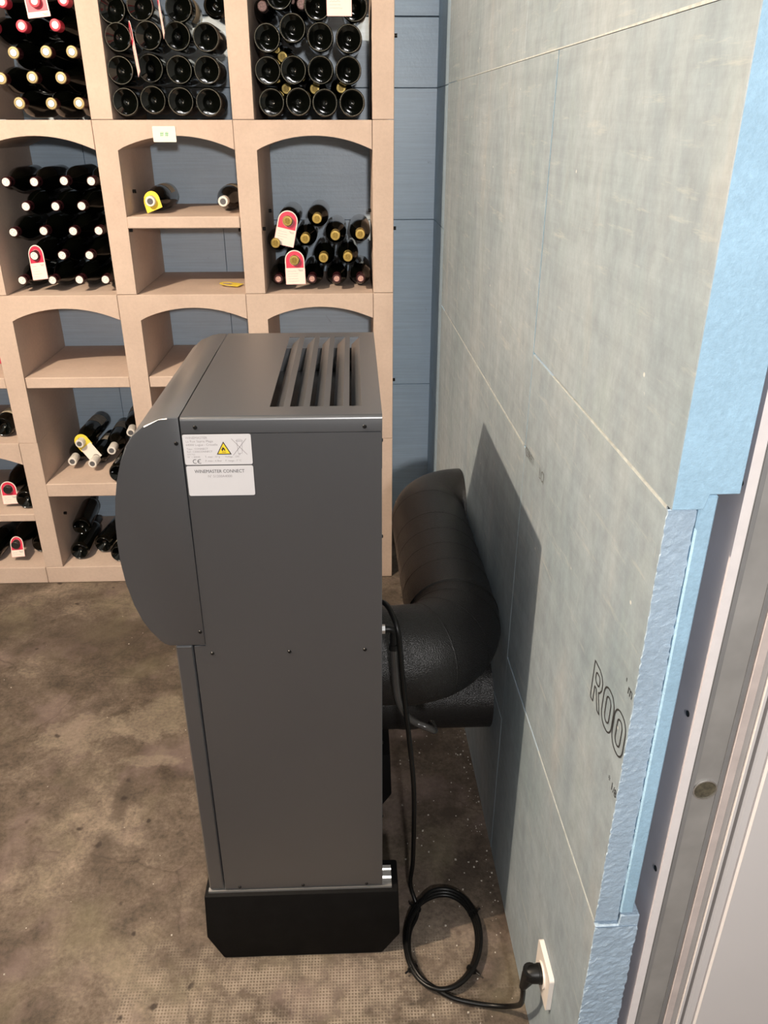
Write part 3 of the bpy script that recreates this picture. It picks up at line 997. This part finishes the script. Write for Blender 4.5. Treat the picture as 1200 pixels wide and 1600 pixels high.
path = drop + coil + [(coil[0][0], coil[0][1], 0.02)] + [
    (cx + ax_ * math.cos(math.radians(a)) + 0.012 * math.sin(math.radians(a)), cy + ay_ * math.sin(math.radians(a)), 0.022) for a in (170, 200, 230)] + out_
bm = bmesh.new()
tube(bm, [CP(p) for p in smooth_path(path, 6)], 0.0052, 10)
obj('cord', bm, 'cable', cab, smooth=60.0)
for a in (30, 140, 215, 320):
    t = math.radians(a)
    p = Vector((cx + ax_ * math.cos(t) + 0.012 * math.sin(t), cy + ay_ * math.sin(t), 0.013))
    d = Vector((-ax_ * math.sin(t), ay_ * math.cos(t), 0)).normalized()
    bm = bmesh.new()
    tube(bm, [CP(p - d * 0.002), CP(p + d * 0.002)], 0.0125, 14)
    n_ = Vector((math.cos(t), math.sin(t), 0))
    tube(bm, [CP(p + n_ * 0.010), CP(p + n_ * 0.021)], 0.0022, 6)
    obj('cable_tie', bm, 'black', cab)
# angled plug
WX = Vector((math.cos(WROT), math.sin(WROT), 0))
pc = Vector((0.333, 1.4, 0)) + WX * -0.012 + Vector((-math.sin(WROT), math.cos(WROT), 0)) * -0.455
pc.z = 0.256
bm = bmesh.new()
q = CP(pc)
tube(bm, [q, q - WX * 0.006, q - WX * 0.0065, q - WX * 0.020, q - WX * 0.030], [0.0185, 0.0185, 0.0175, 0.0165, 0.012], 20)
e1 = CP((0.3015, 0.951, 0.208))
tube(bm, [q - WX * 0.020 + Vector((0, 0, 0.012)), (q - WX * 0.020).lerp(e1, 0.45), e1], [0.0150, 0.0118, 0.0072], 16)
obj('plug', bm, 'black', cab, smooth=45.0)

# ------------------------------------------------------------------ wine rack
PITCH = 0.4455
X0 = [-0.3786, -0.8236, -1.2691, -1.7146]            # left edge of the columns, from the right
UW = 0.070
TZ = [0.0, 0.61, 1.155, 1.70, 2.245]
DEP = (YR, YB - 0.004)
tier_name = ['lowest', 'second', 'third', 'top']
col_name = ['rightmost column', 'second column from the right', 'third column from the right', 'fourth column from the right']
def arch_frame(parent, x, zb, ztop):
    """upright and arched lintel cast in one piece"""
    a, b = x + UW, x + PITCH
    n = 18
    pts = [(x + 0.0008, zb + 0.0006), (x + 0.0008, ztop - 0.0008), (b - 0.0008, ztop - 0.0008)]
    rise = 0.042
    w = (b - a) / 2
    R = (w * w + rise * rise) / (2 * rise)
    cz = ztop - 0.046 - R
    half = math.asin(w / R)
    arc_ = []
    for k in range(n + 1):
        t = half - 2 * half * k / n
        arc_.append(((a + b) / 2 + R * math.sin(t), cz + R * math.cos(t)))
    arc_[0] = (b - 0.0008, arc_[0][1])
    pts += arc_ + [(a, zb + 0.0006)]
    bm = bmesh.new()
    prism(bm, pts, 1, DEP[0], DEP[1])
    es = [e for e in bm.edges if abs(e.verts[0].co.y - DEP[0]) < 1e-6 and abs(e.verts[1].co.y - DEP[0]) < 1e-6]
    bmesh.ops.bevel(bm, geom=es, offset=0.0014, segments=1, affect='EDGES')
    return obj('arched_frame', bm, 'stone', parent, smooth=20.0)
def shelf(parent, x, ztop, th, y0=None, name='shelf'):
    return bx(name, (x + UW + 0.001, (y0 or DEP[0] + 0.004), ztop - th), (x + PITCH - 0.001, DEP[1], ztop), 'stone', parent, 0.0025)
def peg(parent, x, y, z, d):
    b_ = bmesh.new()
    cyl(b_, (x, y, z), (d, 0, 0), 0.006, 0.010, 12)
    obj('shelf_peg', b_, 'black', parent)
for c, x in enumerate(X0):
    for t in range(4):
        r = empty('wine_rack_block', (x, YR, TZ[t]))
        tag(r, 'beige stone wine rack block, %s tier from the floor, %s' % (tier_name[t] if t else 'lowest', col_name[c]) if t < 3
            else 'beige stone wine rack block, top tier in view, %s' % col_name[c], 'wine rack', 'stone rack blocks')
        r.location = (0, 0, 0)
        has_lintel = t > 0 or c == 3
        zt = TZ[t + 1]
        zb = 0.0728 if t == 0 else TZ[t]
        if has_lintel:
            arch_frame(r, x, zb, zt)
        else:
            bx('upright', (x + 0.0008, DEP[0], zb + 0.0006), (x + UW, DEP[1], zt - 0.0002), 'stone', r, 0.0012)
        if c == 0:
            bx('upright', (x + PITCH + 0.0006, DEP[0], TZ[t] + 0.0006), (x + PITCH + 0.0700, DEP[1], zt - 0.0006), 'stone', r, 0.0016)
        if t == 0:
            bx('base_slab', (x + 0.0008, DEP[0] - 0.001, 0.0005), (x + PITCH - 0.0008, DEP[1], 0.0728), 'stone', r, 0.002)
            if c == 3:
                shelf(r, x, 0.311, 0.031)
            else:
                shelf(r, x, 0.4426, 0.054, DEP[0] - 0.004)
            peg(r, x + UW, 2.95, 0.26, 1)
        if t == 1 and c > 0:
            shelf(r, x, 0.861, 0.040)
        if t == 2 and c == 1:
            shelf(r, x, 1.410, 0.037, DEP[0] - 0.004)
            peg(r, x + UW, 2.850, 1.366, 1)
            peg(r, x + PITCH, 2.850, 1.366, -1)
            peg(r, x + UW, 2.96, 1.48, 1)
        if t == 2 and c == 0:
            peg(r, x + UW, 2.872, 1.366, 1)
            peg(r, x + UW, 3.12, 1.40, 1)
            peg(r, x + PITCH, 3.12, 1.40, -1)
        if c == 0:
            for zz in ((0.83,) if t == 1 else (1.366,) if t == 2 else (1.935,) if t == 3 else ()):
                peg(r, x + PITCH + 0.0700, 2.872, zz, 1)

# ------------------------------------------------------------------ bottles
def bottle_profile(R, L, kind):
    q = 0.905 if abs(R - 0.0415) < 1e-6 else 0.845
    p = [(0.0, 0.030), (0.006, 0.0285), (0.014, 0.022), (R * 0.55, 0.012), (R * (q - 0.10), 0.0045), (R * (q - 0.045), 0.0012), (R * q, 0.0), (R * (q + 0.04), 0.0012), (R * (q + 0.075), 0.005), (R * 0.992, 0.011), (R, 0.018)]
    rn = 0.0150
    if kind == 'bordeaux':
        zs_ = L * 0.63
        p += [(R, 0.10), (R, zs_), (R * 0.985, zs_ + 0.012), (R * 0.90, zs_ + 0.026), (R * 0.70, zs_ + 0.038), (rn + 0.003, zs_ + 0.050), (rn, zs_ + 0.062)]
    else:
        zs_ = L * 0.50
        p += [(R, 0.09), (R, zs_), (R * 0.965, zs_ + 0.020), (R * 0.86, zs_ + 0.042), (R * 0.68, zs_ + 0.066), (R * 0.50, zs_ + 0.088), (rn + 0.001, zs_ + 0.110)]
    p += [(rn - 0.001, L - 0.020), (rn + 0.001, L - 0.018), (rn + 0.001, L - 0.008), (rn - 0.002, L - 0.001), (0.0, L - 0.001)]
    return p
MESH = {}
def mesh_of(key, fn, mats, ang=35.0):
    if key not in MESH:
        bm_ = bmesh.new()
        fn(bm_)
        bmesh.ops.recalc_face_normals(bm_, faces=bm_.faces)
        me = bpy.data.meshes.new(key)
        bm_.to_mesh(me)
        bm_.free()
        for k in (mats if isinstance(mats, list) else [mats]):
            me.materials.append(M[k])
        shade(me, ang)
        MESH[key] = me
    return MESH[key]
KIND = dict(bordeaux=(0.0378, 0.300), burgundy=(0.0405, 0.298), champagne=(0.0415, 0.305), slim=(0.0372, 0.300))
def child(name, me, parent):
    o = bpy.data.objects.new(name, me)
    COL.objects.link(o)
    o.parent = parent
    return o
def bottle(kind, caps, end, out, label, group, paper=None, capr=0.0168, yaw_=0.0, pit=0.0, dr=0.60, lrot=None):
    """end = centre of the end that faces the room; out = 'neck' or 'base'"""
    R, L = KIND[kind]
    me = mesh_of('glass_' + kind, lambda b_: lathe(b_, bottle_profile(R, L, 'bordeaux' if kind in ('bordeaux', 'slim') else 'burgundy'), 32), 'glass')
    o = bpy.data.objects.new('wine_bottle', me)
    COL.objects.link(o)
    if out == 'neck':
        d = Vector((math.sin(yaw_) * -1, -math.cos(yaw_), 0))
        o.rotation_euler = (PI / 2 + pit, 0, -yaw_)
    else:
        o.rotation_euler = (-PI / 2, 0, yaw_)
    rot = o.rotation_euler.to_matrix()
    o.location = Vector(end) - (rot @ Vector((0, 0, L)) if out == 'neck' else Vector((0, 0, 0)))
    tag(o, label, 'bottle', group)
    side, rim, disc = caps
    cz = 0.058
    me = mesh_of('capsule_%s_%s_%.4f' % (kind, side, capr), lambda b_: lathe(b_, [(capr - 0.0005, L - cz), (capr, L - cz + 0.002), (capr, L - 0.0030), (capr - 0.0008, L - 0.0008), (capr - 0.0025, L + 0.0004), (0, L + 0.0004)], 24), side)
    child('capsule', me, o)
    if out == 'neck':
        if rim:
            me = mesh_of('rim_%s_%s_%.4f' % (kind, rim, capr), lambda b_: lathe(b_, [(capr + 0.0003, L - 0.0045), (capr + 0.0004, L - 0.0014), (capr - 0.0012, L + 0.0006), (capr * 0.70, L + 0.0008), (capr * 0.66, L + 0.0002)], 24), rim)
            child('capsule_rim', me, o)
        if disc:
            me = mesh_of('disc_%s_%s_%.4f_%.2f' % (kind, disc, capr, dr), lambda b_: lathe(b_, [(capr * (dr + 0.02), L + 0.0003), (capr * dr, L + 0.0010), (0, L + 0.0012)], 24), disc)
            child('capsule_disc', me, o)
    if out == 'base' and kind == 'champagne':
        def rim_(b_):
            n = 72
            for k in range(n):
                a0 = 2 * PI * (k + 0.12) / n
                a1 = 2 * PI * (k + 0.80) / n
                q = []
                for a in (a0, a1):
                    for r_, z_ in ((R * 0.878, 0.0009), (R * 0.905, -0.0008), (R * 0.93, 0.0008)):
                        q.append(b_.verts.new((r_ * math.cos(a), r_ * math.sin(a), z_)))
                b_.faces.new((q[0], q[1], q[4], q[3]))
                b_.faces.new((q[1], q[2], q[5], q[4]))
        child('knurled_rim', mesh_of('rim_glass_' + kind, rim_, 'rimglint', 60), o)
    if paper:
        def lab(b_):
            n = 14
            prev = None
            for k in range(n + 1):
                a = math.radians(20 + 140 * k / n)
                pr2 = [b_.verts.new(((R + 0.0006) * math.cos(a), (R + 0.0006) * math.sin(a), z)) for z in (0.055, L * 0.42)]
                if prev:
                    b_.faces.new((prev[0], pr2[0], pr2[1], prev[1]))
                prev = pr2
        me = mesh_of('label_%s_%s' % (kind, paper), lab, paper, 60)
        c_ = child('label', me, o)
        c_.rotation_euler = (0, 0, lrot if lrot is not None else (PI if out == 'base' else 0))
    return o

ordn = ['first', 'second', 'third', 'fourth', 'fifth']
rown = ['lowest', 'second', 'third', 'fourth', 'fifth']
# upper left niche: necks out
TL = [[(-1.053, 1.747), (-0.953, 1.746), (-0.866, 1.747)], [(-1.096, 1.816), (-0.999, 1.819), (-0.910, 1.818)], [(-1.043, 1.886), (-0.943, 1.889), (-0.864, 1.889)],
      [(-1.097, 1.955), (-1.004, 1.957), (-0.902, 1.960)], [(-1.051, 2.020), (-0.953, 2.022), (-0.866, 2.025)]]
for r, row in enumerate(TL):
    for i, (x, z) in enumerate(row):
        caps = ('cwine', 'ccream', 'cpale') if r < 3 else ('cred', 'cred', 'cpale')
        bottle('burgundy', caps, (x, 2.875, z), 'neck',
               '%s capsule bottle, %s from left, %s row, upper left niche' % ('cream-gold' if r < 3 else 'red', ordn[i], rown[r]), 'bottles in the upper left niche', yaw_=random.uniform(-0.02, 0.02))
# upper middle and upper right niches: bases out
TM = [[(-0.719, 1.751), (-0.633, 1.757), (-0.544, 1.753), (-0.455, 1.750)], [(-0.723, 1.839), (-0.629, 1.845), (-0.540, 1.841), (-0.453, 1.840)],
      [(-0.717, 1.929), (-0.624, 1.933), (-0.535, 1.932), (-0.447, 1.929)], [(-0.725, 2.004), (-0.639, 2.011), (-0.523, 2.008)]]
for r, row in enumerate(TM):
    for i, (x, z) in enumerate(row):
        bottle('champagne', ('cgold', 'cgold', 'cgold2'), (x * 0.9871, 2.838 + random.uniform(-.001, .008), 1.7 + (z - 1.7) * 0.9871), 'base',
               'dark bottle base, %s from left in the %s row of the upper middle niche' % (ordn[i], rown[r]), 'bottles in the upper middle niche', paper='label' if (r, i) == (3, 2) else None, lrot=-1.9, yaw_=random.uniform(-0.03, 0.03))
bottle('bordeaux', ('cwine', None, 'cwine'), (-0.418, 2.93, 2.020), 'base', 'dark bottle lying against the right side at the top of the upper middle niche', 'bottles in the upper middle niche')
TR = [[(-0.255, 1.750), (-0.169, 1.752), (-0.084, 1.749), (0.003, 1.749)], [(-0.262, 1.839), (-0.181, 1.841), (-0.095, 1.841), (-0.007, 1.840)],
      [(-0.258, 1.928), (-0.178, 1.955), (-0.093, 1.931), (-0.004, 1.927)], [(-0.215, 2.042), (-0.099, 2.015), (0.015, 2.012)]]
for r, row in enumerate(TR):
    for i, (x, z) in enumerate(row):
        bottle('champagne', ('cgold', 'cgold', 'cgold2'), (x * 0.9871, 2.838 + random.uniform(-.001, .008), 1.7 + (z - 1.7) * 0.9871), 'base',
               'dark bottle base, %s from left in the %s row of the upper right niche' % (ordn[i], rown[r]), 'bottles in the upper right niche', yaw_=random.uniform(-0.03, 0.03))
for i, (x, z) in enumerate([(-0.219, 1.882), (-0.212, 1.791), (-0.119, 1.791), (-0.032, 1.794)]):
    bottle('slim', ('cgold', 'cgold', 'cgold2'), (x, 2.962, z), 'neck',
           'gold capsule peeping out between bottle bases, upper right niche, ' + ['above the other three', 'lower left', 'lower middle', 'lower right'][i], 'gold capsules in the upper right niche', capr=0.0155)
for i, (x, z) in enumerate([(-0.274, 2.020), (-0.151, 2.026)]):
    bottle('bordeaux', ('ccopper', None, 'ccopper'), (x, 2.95, z), 'neck', 'copper capsule bottle at the top %s of the upper right niche' % ('left' if i == 0 else 'middle'), 'bottles in the upper right niche', capr=0.0155)
# left niche of the third tier: wine-red capsules
AL = [[(-1.155, 1.198), (-1.051, 1.198), (-0.958, 1.199), (-0.868, 1.199)], [(-1.098, 1.280), (-1.003, 1.281), (-0.910, 1.281)], [(-1.153, 1.357), (-1.051, 1.361), (-0.952, 1.360), (-0.866, 1.361)],
      [(-1.095, 1.439), (-0.997, 1.439), (-0.910, 1.440)], [(-1.145, 1.515), (-1.053, 1.515), (-0.955, 1.518), (-0.866, 1.517)]]
for r, row in enumerate(AL):
    for i, (x, z) in enumerate(row):
        bottle('burgundy', ('cwine', None, 'cpale'), (x, 2.88, z), 'neck',
               'wine-red capsule bottle with pale end, %s from left, %s row, left arched niche' % (ordn[i], rown[r]), 'bottles in the left arched niche', dr=0.78, capr=0.0160, yaw_=random.uniform(-0.03, 0.03))
# middle niche
for i, (x, z) in enumerate([(-0.685, 1.4520), (-0.440, 1.4510)]):
    bottle('burgundy', ('cwhite', 'cwhite', 'cgrey'), (x, 2.90, z), 'neck', 'white capsule bottle on the %s of the shelf in the middle niche' % ('left' if i == 0 else 'right'), 'bottles on the middle niche shelf', paper='label', capr=0.0165)
# right niche
AR = [[(-0.266, 1.197), (-0.190, 1.196), (-0.128, 1.196), (-0.052, 1.197), (0.024, 1.197)], [(-0.207, 1.259), (-0.100, 1.264), (-0.020, 1.264)], [(-0.269, 1.322), (-0.166, 1.329), (-0.062, 1.331), (0.024, 1.333)], [(-0.224, 1.390), (-0.123, 1.397)]]
AR[0] = [(-0.266, 1.197), (-0.148, 1.197), (-0.061, 1.197), (0.024, 1.197)]
AR[1] = [(-0.207, 1.260), (-0.105, 1.268), (-0.020, 1.271)]
AR[2] = [(-0.269, 1.318), (-0.166, 1.332), (-0.062, 1.342), (0.024, 1.346)]
for r, row in enumerate(AR):
    for i, (x, z) in enumerate(row):
        caps = ('cwine', None, 'ccopper') if r == 0 else ('cgold', 'cgold', 'cgold2')
        bottle('slim', caps, (x, 2.88, z), 'neck', '%s capsule bottle, %s from left, %s row, right arched niche' % ('copper' if r == 0 else 'gold', ordn[i], rown[r]), 'bottles in the right arched niche', capr=0.0160)
# lower left niche shelf
for i, (x, y, z) in enumerate([(-1.131, 2.961, 0.481), (-1.045, 2.936, 0.481), (-1.098, 2.981, 0.548), (-0.968, 2.955, 0.528), (-0.902, 3.02, 0.578)]):
    bottle('slim', ('cwhite', 'cwhite', 'cgrey'), (x, y, z), 'neck',
           'white capsule bottle in the pile left of the machine, ' + ['lower left', 'lower middle', 'upper left with yellow tag', 'upper middle', 'far right behind the cover'][i],
           'white capsule bottles beside the machine', paper='labeld', capr=0.0165, yaw_=(-0.05, 0.02, 0.03, -0.06, -0.1)[i])
bottle('bordeaux', ('cdark', None, 'cdark'), (-0.916, 2.830, 0.482), 'base', 'dark bottle base half hidden by the machine on the low shelf', 'dark bottles beside the machine')
for i, (x, y, z) in enumerate([(-1.144, 2.889, 0.112), (-1.064, 2.945, 0.112), (-0.975, 2.862, 0.112), (-1.150, 2.974, 0.182)]):
    bottle('bordeaux', ('cdark', None, 'cdark'), (x, y, z), 'base',
           'dark bottle base on the rack floor left of the machine, ' + ['front left', 'middle', 'right behind the cover', 'upper left'][i], 'dark bottles on the rack floor', paper='label' if i == 2 else None, yaw_=(0.02, -0.12, -0.05, 0.1)[i])
# leftmost column
bottle('burgundy', ('cwine', None, 'cwine'), (-1.345, 2.90, 0.652), 'base', 'dark bottle base at the left edge, above the lowest arch', 'bottles at the left edge', paper='label')
bottle('burgundy', ('cdark', None, 'cdark'), (-1.379, 2.893, 0.391), 'neck', 'black capsule bottle with a red tag on the leftmost low shelf', 'bottles at the left edge')
bottle('burgundy', ('cdark', None, 'cdark'), (-1.312, 2.885, 0.352), 'base', 'dark bottle base beside the tagged bottle on the leftmost low shelf', 'bottles at the left edge')
bottle('burgundy', ('cdark', None, 'cdark'), (-1.392, 2.880, 0.150), 'neck', 'black capsule bottle with a red tag on the leftmost rack floor', 'bottles at the left edge')
bottle('burgundy', ('cdark', None, 'cdark'), (-1.322, 2.956, 0.114), 'base', 'dark bottle base right of the tag on the leftmost rack floor', 'bottles at the left edge')
bottle('burgundy', ('cdark', None, 'cdark'), (-1.500, 2.880, 0.114), 'base', 'dark bottle base at the bottom left corner of the rack', 'bottles at the left edge')
bottle('burgundy', ('cred', None, 'cred'), (-1.305, 2.93, 0.902), 'neck', 'red capsule bottle at the left edge on the upper shelf', 'bottles at the left edge')

# ------------------------------------------------------------------ neck tags
def neck_tag(loc, rot, label, hole=0.0175, scale=1.0, yellow=False, lines=5, wid=0.068, hgt=0.115, group='paper neck tags'):
    r = empty('neck_tag', loc, rot)
    tag(r, label, 'tag', group)
    r.scale = (scale,) * 3
    w = wid / 2
    top_ = 0.034
    bot = top_ - hgt
    def TF(u, v, ww):
        return (u, -ww, v)
    def arch(inset, zb):
        rr = w - inset
        pts = [(-rr, zb)]
        for k in range(15):
            a = math.radians(180 - 180 * k / 14)
            pts.append((rr * math.cos(a), rr * math.sin(a)))
        pts.append((rr, zb))
        return pts
    circ = [(hole * math.cos(2 * PI * k / 20), hole * math.sin(2 * PI * k / 20)) for k in range(20)]
    obj('card', sheet([arch(0, bot), circ], 0.0008, TF), 'ytag' if yellow else 'card', r)
    if not yellow:
        c2 = [(1.04 * hole * math.cos(2 * PI * k / 20), 1.04 * hole * math.sin(2 * PI * k / 20)) for k in range(20)]
        obj('red_field', sheet([arch(0.0035, -0.026), c2], 0.0005, lambda u, v, ww: TF(u, v, ww + 0.0007)), 'red', r)
        bm_ = bmesh.new()
        for s in (-1, 1):
            box(bm_, (s * w - 0.0008, -0.0012, bot), (s * w + 0.0008, 0.0002, -0.028))
        box(bm_, (-w, -0.0012, bot - 0.0008), (w, 0.0002, bot + 0.0008))
        obj('pink_border', bm_, 'pinkc', r)
    bm_ = bmesh.new()
    rnd = random.Random(hash(label) % 1000 if False else len(label) * 7)
    for k in range(lines):
        z = -0.037 - 0.0085 * k
        if z < bot + 0.006:
            break
        x_ = -w + 0.008
        e = x_ + rnd.uniform(0.018, 0.040)
        pts = []
        n = 22
        for j in range(n + 1):
            pts.append((x_ + (e - x_) * j / n, z + rnd.uniform(-0.0011, 0.0011)))
        ribbon(bm_, pts, 0.0007, lambda u, v, ww: TF(u, v, 0.0013))
    if not yellow:
        for j in range(3):
            ribbon(bm_, [(w - 0.024 + 0.002 * j, -0.031 - 0.0025 * j), (w - 0.014, -0.0335 - 0.002 * j), (w - 0.006, -0.031 - 0.003 * j)], 0.0009, lambda u, v, ww: TF(u, v, 0.0013))
    obj('handwriting', bm_, 'inkg', r, recalc=False)
    return r
neck_tag((-0.224, 2.897, 1.388), (math.radians(-4), math.radians(13), 0), 'red and white paper tag on the top left gold capsule, right arched niche')
neck_tag((-0.207, 2.897, 1.258), (math.radians(-4), math.radians(-1), 0), 'red and white paper tag on the lower gold capsule, right arched niche')
neck_tag((-1.098, 2.899, 1.280), (math.radians(-8), math.radians(-8), math.radians(-22)), 'red and white paper tag in the left arched niche', wid=0.066)
neck_tag((-1.379, 2.907, 0.391), (math.radians(-6), math.radians(-2), 0), 'red and white paper tag on the leftmost low shelf', hgt=0.096, wid=0.062)
neck_tag((-1.392, 2.898, 0.150), (math.radians(-20), math.radians(-10), math.radians(-12)), 'red and white paper tag hanging over the leftmost rack floor', hgt=0.088, wid=0.060)
neck_tag((-0.953, 2.89, 2.022), (math.radians(-4), math.radians(-6), 0), 'red and white paper tag at the top edge of the upper left niche', hgt=0.075)
neck_tag((-0.0312, 2.826, 2.073), (0, 0, 0), 'red and white paper tag at the top of the upper right niche', hgt=0.125, wid=0.074)
neck_tag((-0.662, 2.825, 1.934), (math.radians(4), math.radians(-10), math.radians(-72)), 'pale paper tag seen edge-on between bases, lower one, upper middle niche', hgt=0.145)
neck_tag((-0.572, 2.825, 2.036), (math.radians(4), math.radians(-8), math.radians(-76)), 'pale paper tag seen edge-on at the top of the upper middle niche', hgt=0.145)
neck_tag((-0.685, 2.925, 1.452), (math.radians(-10), math.radians(-20), math.radians(-15)), 'yellow paper collar tag on the shelf bottle, middle niche', yellow=True, hgt=0.066, lines=0, wid=0.062, group='yellow neck tags')
yt = neck_tag((-1.098, 3.01, 0.548), (math.radians(-14), math.radians(-38), math.radians(4)), 'yellow and white tag on the bottle pile left of the machine', yellow=True, hgt=0.066, lines=0, wid=0.058, group='yellow neck tags')
bm = sheet([[(-0.026, -0.092), (0.026, -0.092), (0.026, -0.024), (-0.026, -0.024)]], 0.0008, lambda u, v, w: (u, -w - 0.0004, v))
obj('white_flap', bm, 'card', yt)
yt2 = neck_tag((-0.462, 2.99, 1.1625), (math.radians(-86), 0, math.radians(75)), 'yellow tag lying on the floor of the middle niche', yellow=True, hgt=0.085, lines=0, wid=0.058, group='yellow neck tags')
# white card on the middle lintel
cardo = empty('shelf_card', (-0.598, YR - 0.0012, 1.659), (0, math.radians(0), 0))
tag(cardo, 'small white card with two green marks on the middle arch', 'card')
bm = sheet([rr_loop(-0.0365, -0.0235, 0.0365, 0.0225, 0.003, 3)], 0.001, lambda u, v, w: (u, -w, v))
obj('card', bm, 'card', cardo)
text_mesh('green_marks', '# #', 0.020, 'green', cardo, Matrix.Translation((0, -0.0014, -0.006)) @ Matrix(((1, 0, 0, 0), (0, 0, -1, 0), (0, 1, 0, 0), (0, 0, 0, 1))), 'CENTER', 0.9)

# ------------------------------------------------------------------ crumbs on the floor
bm = bmesh.new()
rnd = random.Random(3)
def chip(x, y, s):
    vs2 = []
    for sx in (-1, 1):
        for sy in (-1, 1):
            for sz in (0, 1):
                vs2.append(bm.verts.new((x + sx * s * rnd.uniform(.5, 1), y + sy * s * rnd.uniform(.5, 1), sz * s * rnd.uniform(.5, 1.0) + 0.0002)))
    for a in ((0, 1, 3, 2), (4, 6, 7, 5), (0, 4, 5, 1), (2, 3, 7, 6), (0, 2, 6, 4), (1, 5, 7, 3)):
        bm.faces.new([vs2[i] for i in a])
for k in range(90):
    chip(rnd.uniform(0.10, 0.32), rnd.uniform(0.95, 1.9), rnd.choice((0.0008, 0.0012, 0.0018, 0.0026)))
for k in range(60):
    chip(0.325 - abs(rnd.gauss(0, 0.03)), rnd.uniform(1.2, 1.9), rnd.choice((0.001, 0.0016, 0.0024)))
for k in range(40):
    chip(rnd.uniform(-1.3, -0.4), rnd.uniform(1.0, 2.7), rnd.choice((0.001, 0.0015, 0.002)))
cr_ = obj('plaster_crumbs', bm, 'crumb')
tag(cr_, 'pale plaster crumbs scattered over the concrete floor', 'crumbs', kind='stuff')
